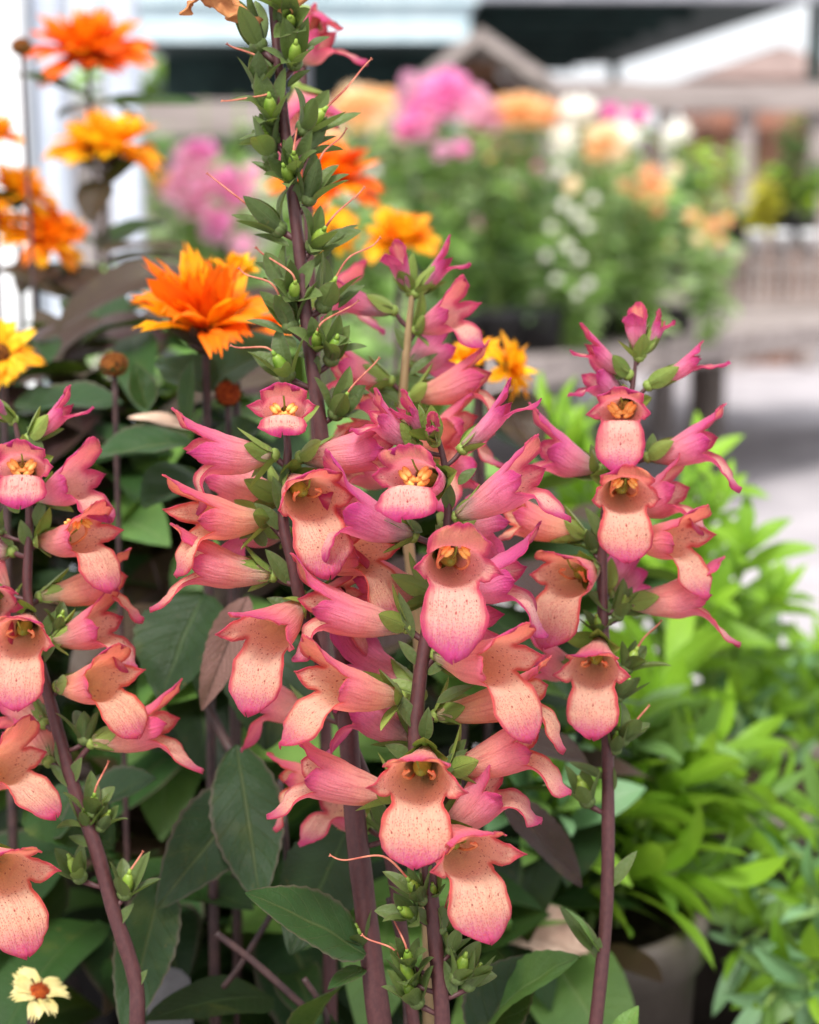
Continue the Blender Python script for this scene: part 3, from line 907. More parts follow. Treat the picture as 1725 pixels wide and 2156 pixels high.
# withered corollas still hanging at the top
def dried(root, base, dirv, L, seed):
    mb = corolla(L, .62, .8, 20, 66, 1.0, 1.7, 10, .5, .8, seed, .4, .55, .8)
    rnd = random.Random(seed)
    mb.v = [tuple(Vector(p) + V(*(noise.noise(Vector(p) * 260 + V(i, 0, 0)) for i in (0, 5, 9))) * .0026) for p in mb.v]
    o = mb.build('withered_corolla', [M['dry'], M['dry']])
    so = o.modifiers.new('thickness', 'SOLIDIFY'); so.thickness = .0005
    o.parent = root; o.location = base - root.location
    frame_obj(o, dirv, UP)
    o['_local'] = 1
    o['label'] = 'brown withered flower'
dried(Cs.root, P(545, 50, .63), P(455, -6, .625) - P(545, 50, .63), 2.1, 5)
dried(Cs.root, P(600, 30, .63), P(655, -50, .625) - P(600, 30, .63), 2.2, 6)
# long stem leaves low on the tall spike
def stem_leaf(sp, bx, by, bd, tx, ty, td, W, curl, mat='leaf_big', up=None, fold=.28, tint=.5, seed=0, twist=0.0, name='leaf', serr=.03, shape=.42, wave=.02):
    b, t = P(bx, by, bd), P(tx, ty, td)
    d = t - b
    # aim so that the drooping tip lands on t
    upv = Vector(up) if up is not None else UP - FW * .5
    dn = d.normalized()
    side = dn.cross(upv).normalized()
    u2 = side.cross(dn)
    st = dn * math.cos(curl / 2) + u2 * math.sin(curl / 2)
    u3 = side.cross(st)
    mb = MB()
    mb.leaf(b, st, u3, d.length * (1 + curl * curl / 24), W * CM, curl, fold, twist, 22, 5, serr, tint, 0, shape, wave, seed)
    o = mb.build(name, M[mat], None)
    o.data.transform(Matrix.Translation(-sp.location if hasattr(sp, 'location') else -sp.root.location))
    o.parent = sp if hasattr(sp, 'location') else sp.root
    return o
stem_leaf(Cs, 768, 2010, .632, 514, 1882, .612, 2.4, .35, up=UP - FW * .9, tint=.7, seed=2)
stem_leaf(Cs, 770, 2040, .634, 690, 2085, .62, .8, .3, tint=.8, seed=4)
Cs.pod(770, 1995, 748, 1945, .3, None, 1.0)
Cs.pod(820, 1760, 808, 1700, -.2, None, 1.1, bd=.004)

# the spike behind, right of the tall one
D = Spike('flower_spike', 'farther spike behind the centre with a tan stem and pink buds at its tip', 'flower spike',
          [(920, 2800, .74), (905, 2330, .70), (902, 1900, .695), (878, 1560, .69), (884, 1380, .688), (858, 1120, .685), (846, 900, .682), (852, 790, .68), (860, 700, .68), (866, 640, .68), (868, 600, .68)],
          [.30, .30, .30, .28, .27, .25, .22, .19, .16, .13, .09], GRP, 'stem_tan')
D.flower(862, 608, 846, 570, .4, .2, upb=2, lob=6, k=.62, upl=1.3, lol=1.3, open_=.7, hood=1.0, latb=2, L=1.1, spread=12, node=630)
D.flower(880, 612, 918, 572, .3, .12, upb=4, lob=22, k=.66, upl=1.6, lol=1.6, open_=.66, hood=1.0, latb=2, L=1.3, spread=14, node=640, roll=14)
D.flower(822, 652, 735, 630, .3, .12, upb=4, lob=30, k=.8, upl=1.2, lol=1.4, open_=.8, hood=.9, node=690)
D.flower(882, 692, 945, 662, 1.0, .2, upb=22, lob=52, k=.84, upl=1.5, lol=1.9, open_=.95, hood=.8, latb=12, roll=14, latl=1.2, node=720)
D.flower(868, 770, 905, 745, -.8, .15, upb=20, lob=50, k=.85, bd=.01, node=790)
D.flower(815, 800, 730, 778, .3, .35, upb=6, lob=40, k=.9, upl=1.2, node=830)
D.flower(872, 835, 985, 800, .5, .62, upb=20, lob=44, k=.95, upl=1.35, lol=1.7, latb=14, roll=8, node=850, latl=1.1)
D.flower(840, 900, 770, 868, .4, .7, upb=10, lob=50, k=.95, node=930)
D.flower(880, 930, 965, 895, .4, .66, upb=10, lob=60, k=1.0, lol=1.9, roll=8, node=960)
D.flower(860, 980, 900, 960, 1.5, .5, upb=10, lob=60, k=1.0, node=1010)
D.flower(880, 1000, 975, 985, 0, .4, upb=10, lob=60, k=1.0, node=1030)
D.flower(830, 1010, 760, 980, .6, .6, upb=10, lob=60, k=1.0, node=1040)
for a in [(858, 740, 835, 690, .2, .45), (862, 790, 915, 740, .2, .4), (850, 850, 800, 815, .2, .45), (846, 900, 820, 850, .3, .5)]:
    D.bract(*a[:4], a[4], a[5])

# right-hand spike
E = Spike('flower_spike', 'solitary spike at the right on a bare stem, before the bright green leaves', 'flower spike',
          [(1200, 2900, .70), (1235, 2330, .655), (1255, 2156, .650), (1278, 1900, .652), (1280, 1600, .655), (1273, 1400, .657), (1268, 1200, .658), (1275, 1080, .658), (1300, 960, .659), (1325, 860, .66), (1336, 790, .66), (1340, 745, .66)],
          [.30, .29, .29, .28, .26, .25, .23, .20, .16, .12, .09, .07], GRP)
E.flower(1345, 745, 1340, 690, .3, .1, upb=8, lob=8, k=.6, upl=1.2, lol=1.0, open_=.72, hood=.9, latb=4, L=1.1, spread=14, node=770)
E.flower(1355, 738, 1385, 692, .2, .1, upb=4, lob=8, k=.5, upl=1.2, lol=1.2, open_=.62, hood=.9, latb=4, L=1.0, spread=14, node=760)
E.flower(1318, 785, 1258, 742, .3, .1, upb=4, lob=8, k=.66, upl=1.7, lol=1.6, open_=.66, hood=1.0, latb=2, spread=14, roll=-10, node=810)
E.flower(1372, 808, 1452, 765, .3, .08, upb=4, lob=12, k=.68, upl=1.2, lol=2.2, open_=.62, hood=1.0, latb=2, spread=14, lw=.75, roll=12, node=840)
E.flower(1312, 835, 1262, 800, .2, .1, upb=20, lob=40, k=.75, upl=1.3, lol=1.3, bd=.006, node=850)
E.flower(1322, 850, 1308, 866, 2.2, .22, upb=44, lob=54, k=.92, upl=1.05, lol=2.5, st=3, hood=.75, latb=30, node=915, latl=.75)
E.flower(1250, 985, 1170, 952, .2, .12, upb=16, lob=52, k=1.0, upl=1.6, lol=1.9, hood=.7, roll=-6, node=1010)
E.flower(1372, 960, 1475, 932, .6, .16, upb=18, lob=62, k=.92, upl=1.4, lol=2.1, hood=.7, latb=14, lw=.92, roll=6, node=985)
E.flower(1302, 1008, 1316, 1044, 2.5, .56, upb=44, lob=48, k=1.02, upl=1.05, lol=2.2, st=1, hood=.7, latb=40, node=1090, uw=1.0)
E.flower(1330, 1070, 1405, 1040, .5, .4, upb=26, lob=56, k=1.0, upl=1.4, lol=1.8, bd=.004, latb=20, node=1095)
E.flower(1330, 1130, 1425, 1135, 1.4, .76, upb=24, lob=52, k=.98, upl=1.4, lol=2.1, latb=30, roll=8, node=1160, latl=1.1)
E.flower(1330, 1270, 1455, 1252, .2, .56, upb=16, lob=44, k=1.0, upl=1.4, lol=2.3, latb=16, lw=.9, roll=4, node=1300)
E.flower(1225, 1125, 1100, 1090, .3, .9, upb=8, lob=30, k=.86, upl=.7, lol=1.1, latb=14, latl=.9, node=1150)
E.flower(1252, 1195, 1195, 1215, 1.8, .68, upb=10, lob=52, k=1.02, upl=1.25, lol=2.4, st=2, latb=36, roll=-8, node=1260)
E.flower(1262, 1355, 1250, 1412, 2.4, .68, upb=4, lob=46, k=1.0, upl=.9, lol=2.1, st=2, latb=46, hood=.5, node=1440, latl=.95, lw=1.0)
E.flower(1285, 1245, 1312, 1215, -.6, .15, upb=16, lob=44, k=.8, bd=.012, node=1270)
E.flower(1215, 1410, 1160, 1395, -.3, .6, upb=16, lob=30, k=.85, bd=.004, node=1440)
for bx, by, tx, ty, dz, st, k in [(1318, 1410, 1350, 1350, .2, (1392, 1308), 1.1), (1310, 1560, 1345, 1510, .2, (1366, 1487), 1.1), (1238, 1690, 1215, 1625, .3, None, 1.25), (1300, 1470, 1340, 1410, .3, None, 1.0),
                                  (1296, 1580, 1300, 1530, .6, None, 1.0), (1255, 1480, 1230, 1440, .3, None, .9), (1250, 1160, 1235, 1090, .2, None, .8), (1300, 1300, 1325, 1230, .2, None, 1.0), (1262, 1330, 1250, 1260, .5, None, .8)]:
    E.pod(bx, by, tx, ty, dz, st, k * .86)
for a in [(1283, 1870, 1335, 1795, .2, .5), (1262, 2010, 1192, 1915, .2, .7), (1275, 1640, 1205, 1600, .0, .4), (1278, 1600, 1298, 1530, .3, .5), (1285, 1670, 1292, 1620, .2, .4),
          (1250, 1010, 1195, 990, .2, .45), (1256, 990, 1248, 940, .3, .45), (1368, 965, 1400, 950, .2, .45), (1370, 960, 1375, 915, .2, .45), (1290, 1290, 1240, 1240, .3, .5), (1300, 1290, 1360, 1285, .2, .4),
          (1272, 1140, 1240, 1070, .3, .5), (1255, 1150, 1190, 1135, .2, .4), (1275, 1480, 1300, 1420, .4, .5), (1255, 2020, 1262, 1980, .3, .4)]:
    E.bract(*a[:4], a[4], a[5])
stem_leaf(E, 1262, 2010, .652, 1190, 1912, .64, .75, .2, 'leaf_mid', tint=.5, seed=6)

# left-hand spike, cut by the frame
Fs = Spike('flower_spike', 'spike at the left edge, cut by the frame, its lower stem leaning right', 'flower spike',
           [(270, 2900, .69), (285, 2330, .645), (289, 2156, .64), (284, 2060, .64), (243, 1930, .64), (200, 1780, .64), (150, 1640, .641), (112, 1500, .642), (80, 1380, .643), (58, 1250, .644), (62, 1100, .645), (55, 1000, .645), (38, 920, .646), (26, 870, .646)],
           [.34, .33, .33, .32, .31, .30, .28, .26, .24, .21, .17, .13, .11, .08], GRP)
Fs.flower(22, 880, 0, 862, .4, .12, upb=4, lob=8, k=.55, upl=1.3, lol=1.3, open_=.65, hood=1.0, L=1.0, spread=12, node=900)
Fs.flower(68, 918, 128, 868, .3, .1, upb=6, lob=10, k=.68, upl=1.3, lol=1.8, open_=.64, hood=1.0, latb=2, latl=.6, lw=.8, roll=10, spread=14, node=950)
Fs.flower(55, 985, 45, 985, 2.2, .22, upb=44, lob=46, k=.92, upl=1.0, lol=1.5, st=3, hood=.8, latb=28, latl=.6, node=1035)
Fs.flower(84, 1045, 158, 1015, .9, .12, upb=22, lob=50, k=.92, upl=1.5, lol=1.8, hood=.7, latb=18, roll=8, node=1070)
Fs.flower(86, 1140, 175, 1130, 1.5, .62, upb=24, lob=56, k=.95, upl=1.35, lol=2.1, latb=30, roll=8, st=1, node=1165, latl=1.1)
Fs.flower(92, 1255, 225, 1225, .2, .86, upb=10, lob=46, k=.92, upl=1.2, lol=1.7, latb=20, bd=.006, node=1280)
Fs.flower(118, 1345, 205, 1318, .5, .6, upb=24, lob=56, k=.98, upl=1.2, lol=1.8, latb=20, roll=6, node=1370)
Fs.flower(128, 1445, 215, 1435, 1.5, .84, upb=22, lob=48, k=.98, upl=1.3, lol=2.2, latb=32, roll=10, node=1470, latl=1.1)
Fs.flower(200, 1562, 318, 1530, .2, .72, upb=22, lob=44, k=.98, upl=1.6, lol=2.2, latb=16, lw=.9, latl=1.0, node=1620)
Fs.flower(60, 1302, 40, 1345, 2.2, .72, upb=18, lob=46, k=1.02, upl=1.1, lol=2.2, st=2, latb=38, node=1390)
Fs.flower(-70, 1640, 20, 1610, 1.4, .66, upb=24, lob=46, k=1.0, upl=1.6, lol=2.4, latb=24, roll=8, node=1660)
Fs.flower(-40, 1790, 10, 1840, 2.1, .7, upb=18, lob=46, k=1.05, upl=1.3, lol=2.45, latb=38, roll=8, node=1890, latl=1.15, bd=-.03)
Fs.flower(-30, 1240, -20, 1270, 1.2, .1, upb=16, lob=40, k=.9, upl=1.2, lol=1.7, node=1270)
Fs.flower(20, 1160, -30, 1150, -.3, .2, upb=16, lob=40, k=.9, bd=.006, node=1180)
Fs.flower(15, 1270, -25, 1210, -.3, .7, upb=16, lob=40, k=.9, bd=.004, node=1290)
Fs.flower(90, 1520, 60, 1490, -.6, .7, upb=16, lob=40, k=.9, bd=.006, node=1540)
Fs.flower(100, 1600, 70, 1560, -.6, .85, upb=16, lob=40, k=.9, bd=.006, node=1620)
for bx, by, tx, ty, dz, st, k in [(195, 1715, 200, 1660, .5, (228, 1605), 1.1), (185, 1740, 170, 1690, .5, None, .9), (210, 1745, 235, 1700, .1, None, .9), (170, 1850, 135, 1785, .3, None, 1.2), (262, 1885, 275, 1825, .3, (300, 1795), 1.2),
                                  (178, 1560, 180, 1490, .2, None, 1.1), (120, 1330, 135, 1280, .3, None, 1.0), (0, 1120, -20, 1080, .3, None, .9)]:
    Fs.pod(bx, by, tx, ty, dz, st, k * .84)
for a in [(75, 1110, 90, 1050, .3, .5), (40, 1080, 10, 1040, .3, .5), (60, 1150, 45, 1100, .4, .5), (84, 1400, 120, 1330, .3, .5), (140, 1620, 120, 1560, .3, .5), (160, 1660, 110, 1610, .2, .5), (245, 1950, 275, 1905, .2, .4),
          (190, 1780, 150, 1760, .3, .4), (285, 2080, 305, 2045, .2, .35), (90, 960, 60, 900, .2, .4), (95, 1340, 110, 1290, .4, .5), (150, 1650, 165, 1600, .4, .5)]:
    Fs.bract(*a[:4], a[4], a[5])

# a bloom glimpsed behind the top of the tall spike belongs to one more spike
K = Spike('flower_spike', 'spike hidden behind the tall seed spike, salmon blooms showing near the top edge', 'flower spike',
          [(720, 2750, .80), (700, 2330, .76), (690, 1700, .755), (672, 1100, .75), (655, 600, .745), (640, 250, .74), (636, 60, .74)], [.34, .34, .32, .30, .26, .2, .15], GRP)
K.flower(632, 130, 662, 95, .3, .45, upb=16, lob=60, k=.9, upl=1.4, lol=2.3, latb=36, roll=16, node=160, latl=1.1)
K.flower(630, 190, 652, 235, .4, .35, upb=10, lob=60, k=1.1, upl=1.2, lol=2.2, node=260, latb=30)
K.flower(632, 20, 655, 50, .2, .4, upb=10, lob=50, k=.85, node=60)
K.flower(650, 640, 720, 620, .4, .2, upb=10, lob=40, k=1.0, node=670)
# ------------------------------------------------------------------ ground, display table, pots
M['concrete'] = simple('concrete', srgb(150, 145, 149), srgb(172, 166, 170), 0.85, 3, 0.2, 6, 0.2, 0.002)
M['wood_grey'] = simple('weathered_wood', srgb(122, 112, 109), srgb(168, 157, 153), 0.8, 30, 0.2, 5, 0.4, 0.002, stretch=(0.06, 1, 1))
M['wood_dark'] = simple('darkened_wood', srgb(52, 44, 40), srgb(84, 74, 68), 0.7, 30, 0.3, 5, 0.4, 0.002, stretch=(0.06, 1, 1))  # dry wood; table tone darkened to stand in for shade between the leaves
M['wood_brown'] = simple('brown_wood', srgb(104, 74, 60), srgb(146, 108, 88), 0.8, 30, 0.2, 5, 0.4, 0.002, stretch=(0.06, 1, 1))
M['pot_brown'] = simple('pot_brown_plastic', srgb(84, 76, 70), srgb(106, 97, 90), 0.55, 25, 0.35, 5, 0.15, 0.001)
M['pot_black'] = simple('pot_black_plastic', (0.012, 0.012, 0.014), (0.03, 0.03, 0.032), 0.5, 40, 0.35)
M['soil'] = simple('potting_soil', (0.010, 0.007, 0.005), (0.05, 0.034, 0.022), 0.95, 160, 0.1, 6, 1.0, 0.006)
M['white_paint'] = simple('white_painted_panel', (0.80, 0.81, 0.82), (0.86, 0.87, 0.88), 0.5, 6, 0.3)
M['post_grey'] = simple('post_pale_grey', srgb(176, 184, 198), srgb(200, 206, 218), 0.5, 8, 0.3)
M['canopy_dark'] = simple('canopy_dark_green', srgb(24, 40, 38), srgb(40, 60, 58), 0.7, 4, 0.2)
M['roof_pale'] = simple('roof_pale_blue_metal', srgb(184, 206, 214), srgb(204, 222, 228), 0.45, 5, 0.4)
M['beam_grey'] = simple('beam_grey', srgb(140, 142, 150), srgb(166, 166, 174), 0.6, 6, 0.3)
M['roof_tan'] = simple('roof_tan_shingle', srgb(120, 102, 98), srgb(146, 126, 120), 0.85, 3, 0.2)
M['brick'] = simple('house_wall_brown', srgb(128, 84, 68), srgb(164, 122, 104), 0.85, 2, 0.2)
M['white_plastic'] = simple('white_plastic', (0.74, 0.75, 0.78), (0.82, 0.83, 0.85), 0.4, 30, 0.4)
M['label_slate'] = simple('label_slate_grey', srgb(74, 72, 74), srgb(92, 90, 92), 0.6, 60, 0.3)
M['bark'] = simple('plant_stem_brown', srgb(74, 50, 44), srgb(108, 80, 66), 0.7, 120, 0.3, stretch=(1, 1, .3))
M['stem_green'] = simple('plant_stem_green', srgb(92, 122, 54), srgb(132, 154, 80), 0.55, 90, 0.3)
M['stem_dark'] = simple('plant_stem_purple', srgb(44, 28, 30), srgb(72, 50, 48), 0.5, 120, 0.35)

def flat(name, m, pts, kind=None, thick=0.0):
    mb = MB()
    ids = [mb.vert(p, (p[0] * 100, p[1] * 100)) for p in pts]
    mb.face(ids)
    return tag(mb.build(name, m, smooth=False), kind=kind)

gr = MB()
N_ = 24
gr.grid([[V(-150 + 300 * i / N_, -20 + 320 * j / N_, 0) for i in range(N_ + 1)] for j in range(N_ + 1)])
tag(gr.build('ground', M['concrete'], smooth=False), kind='structure')

TZ = 0.86
t = thing('display_table', 'dark slatted table carrying the pots of the flowering spikes', 'table', (0.1, 1.0, 0))
mb = MB()
for i in range(9):
    mb.box((0.1, 0.46 + i * 0.115, TZ - .012), 1.7, 0.105, .024, bev=.003)
mb.build('table_top', M['wood_dark'], t, False)
for sx in (-.65, .85):
    for sy in (.5, 1.35):
        mb = MB(); mb.box((sx, sy, (TZ - .024) / 2 - .002), .07, .07, TZ - .028, bev=.004)
        mb.build('leg', M['wood_grey'], t, False)

def pot(name, label, cat, c, r, h, mat, soil=True, group=None, rim=.008):
    o = thing(name, label, cat, c, group)
    mb = MB()
    rb = r * .84
    mb.lathe([(0.001, .003), (rb, .003), (rb + .001, 0), (rb + (r - rb) * .86, h * .86), (r + .003, h * .862), (r + .0045, h * .97), (r + .003, h), (r - .003, h), (r - .0035, h * .92)], c, 48)
    mb.build('pot_wall', mat, o)
    if soil:
        mb = MB()
        mb.lathe([(r * .985, h * .925), (r * .7, h * .945), (r * .3, h * .93), (.001, h * .94)], c, 32)
        mb.build('soil', M['soil'], o)
    return o

pot('flower_pot', 'wide black nursery pot holding the central flower spikes', 'pot', (.035, .655, TZ), .112, .16, M['pot_black'])
pot('flower_pot', 'small black nursery pot holding the left-edge flower spike', 'pot', (-.158, .66, TZ), .066, .19, M['pot_black'])
PB = P(1185, 1885, .96)
pot('flower_pot', 'taupe plastic pot with a rolled rim under the bright green leafy plant', 'pot', (PB.x, PB.y, TZ), .075, PB.z - TZ, M['pot_brown'])
pot('flower_pot', 'taupe plastic pot half hidden by lance leaves at the right, behind the nearer pot', 'pot', (.232, 1.10, TZ), .075, .185, M['pot_brown'])
pot('flower_pot', 'dark pot of the orange-flowered bronze plants at the left', 'pot', (-.16, 1.16, TZ), .10, .17, M['pot_black'])
pot('flower_pot', 'taupe pot at the far right edge in deep shade', 'pot', (.295, 1.0, TZ), .055, .12, M['pot_brown'])

# ------------------------------------------------------------------ orange double daisies with bronze leaves
def ray_mat():
    n = NT('ray_petal_orange')
    tint = n.attr('tint').outputs['Fac']
    uv = n.coord('UV')
    sx = n.new('ShaderNodeSeparateXYZ'); n.l.new(uv, sx.inputs[0])
    nz = n.noise(n.mapping(uv, (3, .5, 1)), 1.5, 3).outputs[0]
    f = n.math('ADD', tint, n.math('MULTIPLY', n.math('SUBTRACT', nz, .5), .45), clamp=True)
    col = n.ramp(f, [(0, srgb(252, 200, 30)), (.35, srgb(250, 164, 16)), (.65, srgb(244, 116, 14)), (1, srgb(226, 72, 22))])
    col = n.mix(n.maprange(sx.outputs[1], 0.0, 1.1, .6, 0), col, srgb(190, 70, 20))
    n.base(col); n.set(Roughness=.5)
    n.bsdf.inputs['Specular IOR Level'].default_value = .3
    nb = n.bump(nz, .4, .001)
    n.translucent(col, .35, nb)
    return n.mat
M['ray'] = ray_mat()
M['disc'] = simple('disc_brown', srgb(70, 34, 20), srgb(150, 90, 30), .8, 500, .2, bump=1, bd=.002)
M['cream_ray'] = simple('ray_petal_cream', srgb(204, 190, 120), srgb(226, 212, 152), .5, 120, .3, trans=.3)
M['rust'] = simple('disc_rust', srgb(120, 36, 16), srgb(178, 84, 30), .8, 500, .2, bump=1, bd=.002)

def ray_head(c, ax, rad, tint, seed, layers=3, n=15, cups=(66, 44, 16), wid=.42):
    rnd = random.Random(seed)
    ax = Vector(ax).normalized()
    e1 = ax.orthogonal().normalized(); e2 = ax.cross(e1)
    mb = MB()
    for ly in range(layers):
        for i in range(n):
            a = 2 * PI * (i + ly * .37) / n + rnd.uniform(-.15, .15)
            er = e1 * math.cos(a) + e2 * math.sin(a)
            cu = R(cups[ly] + rnd.uniform(-20, 20))
            d = er * math.cos(cu) + ax * math.sin(cu)
            up = ax * math.cos(cu) - er * math.sin(cu)
            L = rad * rnd.uniform(.72, 1.14) * (1 - .14 * (layers - 1 - ly))
            W = rad * wid * rnd.uniform(.85, 1.2)
            tt = min(1, max(0, tint + rnd.uniform(-.25, .25)))
            side = d.cross(up).normalized()
            tj = [rnd.uniform(-.5, .5) for _ in range(7)]; twq = rnd.uniform(-.5, .5)
            rows, uvs = [], []
            p = c + er * rad * .10
            curl = rnd.uniform(.0, .45) if ly < layers - 1 else rnd.uniform(.2, 1.0)
            for k in range(8):
                s = k / 7
                an = -curl * s
                dd = d * math.cos(an) + up * math.sin(an)
                un = up * math.cos(an) - d * math.sin(an)
                hw = W * .5 * lerp_keys([(0, .35), (.4, .9), (.75, 1), (.92, .8), (1, .55)], s)
                row, u_ = [], []
                for j in range(-3, 4):
                    q = j / 3
                    tooth = (0.11 * rad * ((1 if j % 2 else -.7) + tj[j + 3]) if k == 7 else 0)
                    row.append(p + (side * math.cos(twq * s) + un * math.sin(twq * s)) * (q * hw) + un * (hw * .25 * (abs(q) + .4 * math.cos(q * 9))) + dd * (tooth - abs(q) ** 2 * .06 * rad * s) + un * (rad * .035 * s * math.sin(s * 9 + 4 * q + tj[0] * 12)))
                    u_.append((q, s * 3))
                rows.append(row); uvs.append(u_)
                p = p + dd * (L / 7)
            mb.grid(rows, uvs, tt)
    return mb

def daisy(label, px, py, d, ax, radpx, tint, foot, leaves=(), seed=0, layers=3, n=18, cups=(66, 44, 16), disc=True, mat='ray', bracts=5, cat='flower', group='orange double daisies', dm='disc', wid=.42, bent=None, discr=.2, name='orange_daisy'):
    kd = 1.32 if d > .85 else 1.0
    d *= kd
    if kd > 1:
        foot = (foot[0], foot[1], foot[2] * 1.26)
        leaves = [(l[0], l[1], l[2] * kd, l[3], l[4], l[5] * kd, l[6] * kd, *l[7:]) for l in leaves]
    c = P(px, py, d)
    a = RT * ax[0] + UP * ax[1] - FW * ax[2]
    a.normalize()
    rad = radpx / FPX * d
    f = P(*foot) if len(foot) == 3 else foot
    o = thing(name, label, cat, f, group)
    ray_head(c, a, rad, tint, seed, layers, n, cups, wid).build('ray_petals', M[mat], o)
    rnd = random.Random(seed + 50)
    e1 = a.orthogonal().normalized(); e2 = a.cross(e1)
    if disc:
        mb = MB()
        mb.ellipsoid(c + a * rad * .06, (e1 * rad * discr, e2 * rad * discr, a * rad * discr * .6), 14, 8)
        for i in range(50):
            g = i * 2.39996
            r = rad * discr * math.sqrt(i / 50)
            q = c + a * (rad * (.06 + discr * .6 * math.sqrt(max(0, 1 - i / 50)))) + (e1 * math.cos(g) + e2 * math.sin(g)) * r
            mb.tube([q, q + a * rad * .07], [rad * .018, rad * .012], 5, tint=rnd.random())
        mb.build('flower_disc', M[dm], o)
    mb = MB()
    mb.ellipsoid(c - a * rad * .10, (e1 * rad * .22, e2 * rad * .22, a * rad * .16), 12, 6)
    for i in range(bracts * 2):
        g = 2 * PI * i / (bracts * 2)
        er = e1 * math.cos(g) + e2 * math.sin(g)
        mb.leaf(c - a * rad * .16 + er * rad * .14, er * .8 + a * .5, a, rad * rnd.uniform(.4, .62), rad * .2, -.4, .2, tint=rnd.random())
    mb.build('receptacle', M['leaf_bronze'], o)
    mid = bent if bent is not None else (c * .5 + f * .5 + V(0, 0, .03) * 0)
    pts = [Vector(q) for q in spline([f, mid, c - a * rad * .9, c - a * rad * .12], 8)]
    mb = MB()
    mb.tube(pts, [.0026 - .0012 * i / len(pts) for i in range(len(pts))], 8)
    mb.build('stem', M['stem_dark'], o)
    for lf in leaves:
        stem_leaf(o, *lf[:9], **(lf[9] if len(lf) > 9 else {}))
    return o
LB = 'leaf_bronze'
daisy('orange-red double daisy with a brown centre, topmost at the upper left', 185, 118, .98, (.05, .8, .5), 118, .68, (300, 2250, .95),
      [(200, 215, .97, 12, 158, .95, 2.4, .3, 'leaf_dark'), (215, 215, .97, 425, 215, .96, 2.2, -.2, 'leaf_dark', dict(tint=.8)), (200, 215, .98, 120, 250, 1.0, 1.6, .3, LB), (220, 210, .98, 300, 280, 1.0, 2.0, .5, LB),
       (205, 520, .98, 80, 470, .96, 2.6, .3, 'leaf_dark'), (210, 520, .98, 350, 470, 1.0, 2.4, .3, 'leaf_dark'), (215, 560, .98, 400, 545, .97, 2.0, .3, LB)], 11)
daisy('yellow-orange double daisy opening flat, under the topmost orange-red one', 226, 322, .93, (.12, .93, .36), 112, .26, (320, 2250, .93),
      [(215, 372, .93, 118, 335, .92, 1.9, .6, LB), (215, 380, .93, 190, 470, .92, 2.0, .7, LB), (225, 390, .93, 300, 330, .94, 1.5, .4, LB),
       (190, 660, .92, -20, 570, .90, 4.2, .5, LB), (195, 655, .93, 30, 560, .95, 3.5, .4, 'leaf_dark'), (200, 530, .93, 405, 522, .92, 1.3, .2, LB), (190, 740, .92, 330, 640, .9, 4.4, .6, 'leaf_dark', dict(tint=.1)), (200, 830, .92, 60, 760, .9, 4.0, .6, LB)], 12)
daisy('yellow-orange daisy cut by the left edge, higher of two there', -15, 290, .90, (.1, .9, .4), 62, .4, (60, 2250, .93), [], 13)
daisy('amber daisy at the left edge beside a white panel, above a smaller amber one', 40, 415, .92, (.1, .9, .4), 78, .32, (100, 2250, .95), [(30, 440, .92, 0, 400, .9, 1.5, .3, 'leaf_dark')], 14)
daisy('amber daisy with drooping petals below the left-edge one', 95, 505, .93, (.35, .8, .4), 88, .42, (140, 2250, .96), [(120, 560, .93, 40, 620, .92, 3.5, .5, LB), (120, 580, .93, 220, 640, .92, 3.2, .5, LB)], 15)
daisy('pale amber daisy cut by the left edge below the others', -25, 470, .95, (.2, .8, .4), 70, .2, (60, 2250, .97), [], 25)
daisy('golden yellow daisy facing the camera at the left edge, half out of frame', 2, 745, .82, (.15, .15, .95), 72, .12, (40, 2250, .84), [(30, 850, .82, 150, 880, .82, 3.0, .3, 'leaf_dark'), (30, 870, .83, 260, 850, .82, 3.4, .3, 'leaf_big')], 16, n=13, layers=2, cups=(20, 8), discr=.3)
daisy('large orange double daisy with upright ragged petals, left of the seed spike', 432, 700, .765, (.02, .93, .36), 178, .52, (455, 2250, .80),
      [(432, 745, .765, 345, 690, .75, 1.9, .5, LB), (440, 745, .765, 560, 690, .75, 1.6, .5, LB), (395, 890, .77, 408, 752, .76, 1.3, .1, 'leaf_big'), (310, 862, .78, 282, 765, .78, 1.3, .1, 'leaf_big'), (440, 820, .79, 610, 720, .80, 4.0, .5, 'leaf_big', dict(tint=.8)),
       (440, 830, .78, 330, 760, .79, 3.0, .4, 'leaf_dark'), (405, 935, .78, 185, 968, .77, 3.0, .35, 'leaf_big', dict(tint=.75)), (400, 905, .80, 270, 880, .80, 1.2, .3, 'leaf_dead'), (450, 960, .79, 560, 900, .79, 3.0, .4, 'leaf_dark'),
       (440, 1010, .8, 300, 1070, .78, 3.6, .5, 'leaf_dark'), (450, 1060, .8, 600, 1000, .8, 3.4, .5, 'leaf_dark')], 17, n=15, cups=(84, 66, 34), wid=.40)
daisy('yellow daisy just behind the large orange one', 498, 585, .81, (.05, .95, .3), 56, .12, (500, 2250, .84), [], 18, layers=2, cups=(74, 50))
daisy('orange double daisy behind the seed spike, level with its middle', 690, 385, .88, (.12, .92, .36), 118, .66, (640, 2250, .90), [(680, 420, .88, 640, 470, .88, 1.8, .5, LB)], 19)
daisy('golden daisy behind the seed spike, below the orange one', 700, 490, .86, (.2, .6, .75), 58, .25, (700, 2250, .88), [], 20, layers=2, cups=(40, 14))
daisy('golden double daisy right of the seed spike above the pink buds', 842, 508, .87, (.05, .85, .5), 78, .3, (820, 2250, .89), [(840, 560, .87, 900, 600, .88, 2.2, .5, 'leaf_dark')], 21)
daisy('golden daisy with its petals raised, in front of the far bench', 992, 758, .84, (-.25, .9, .3), 66, .22, (960, 2250, .88), [], 22, layers=2, cups=(50, 20))
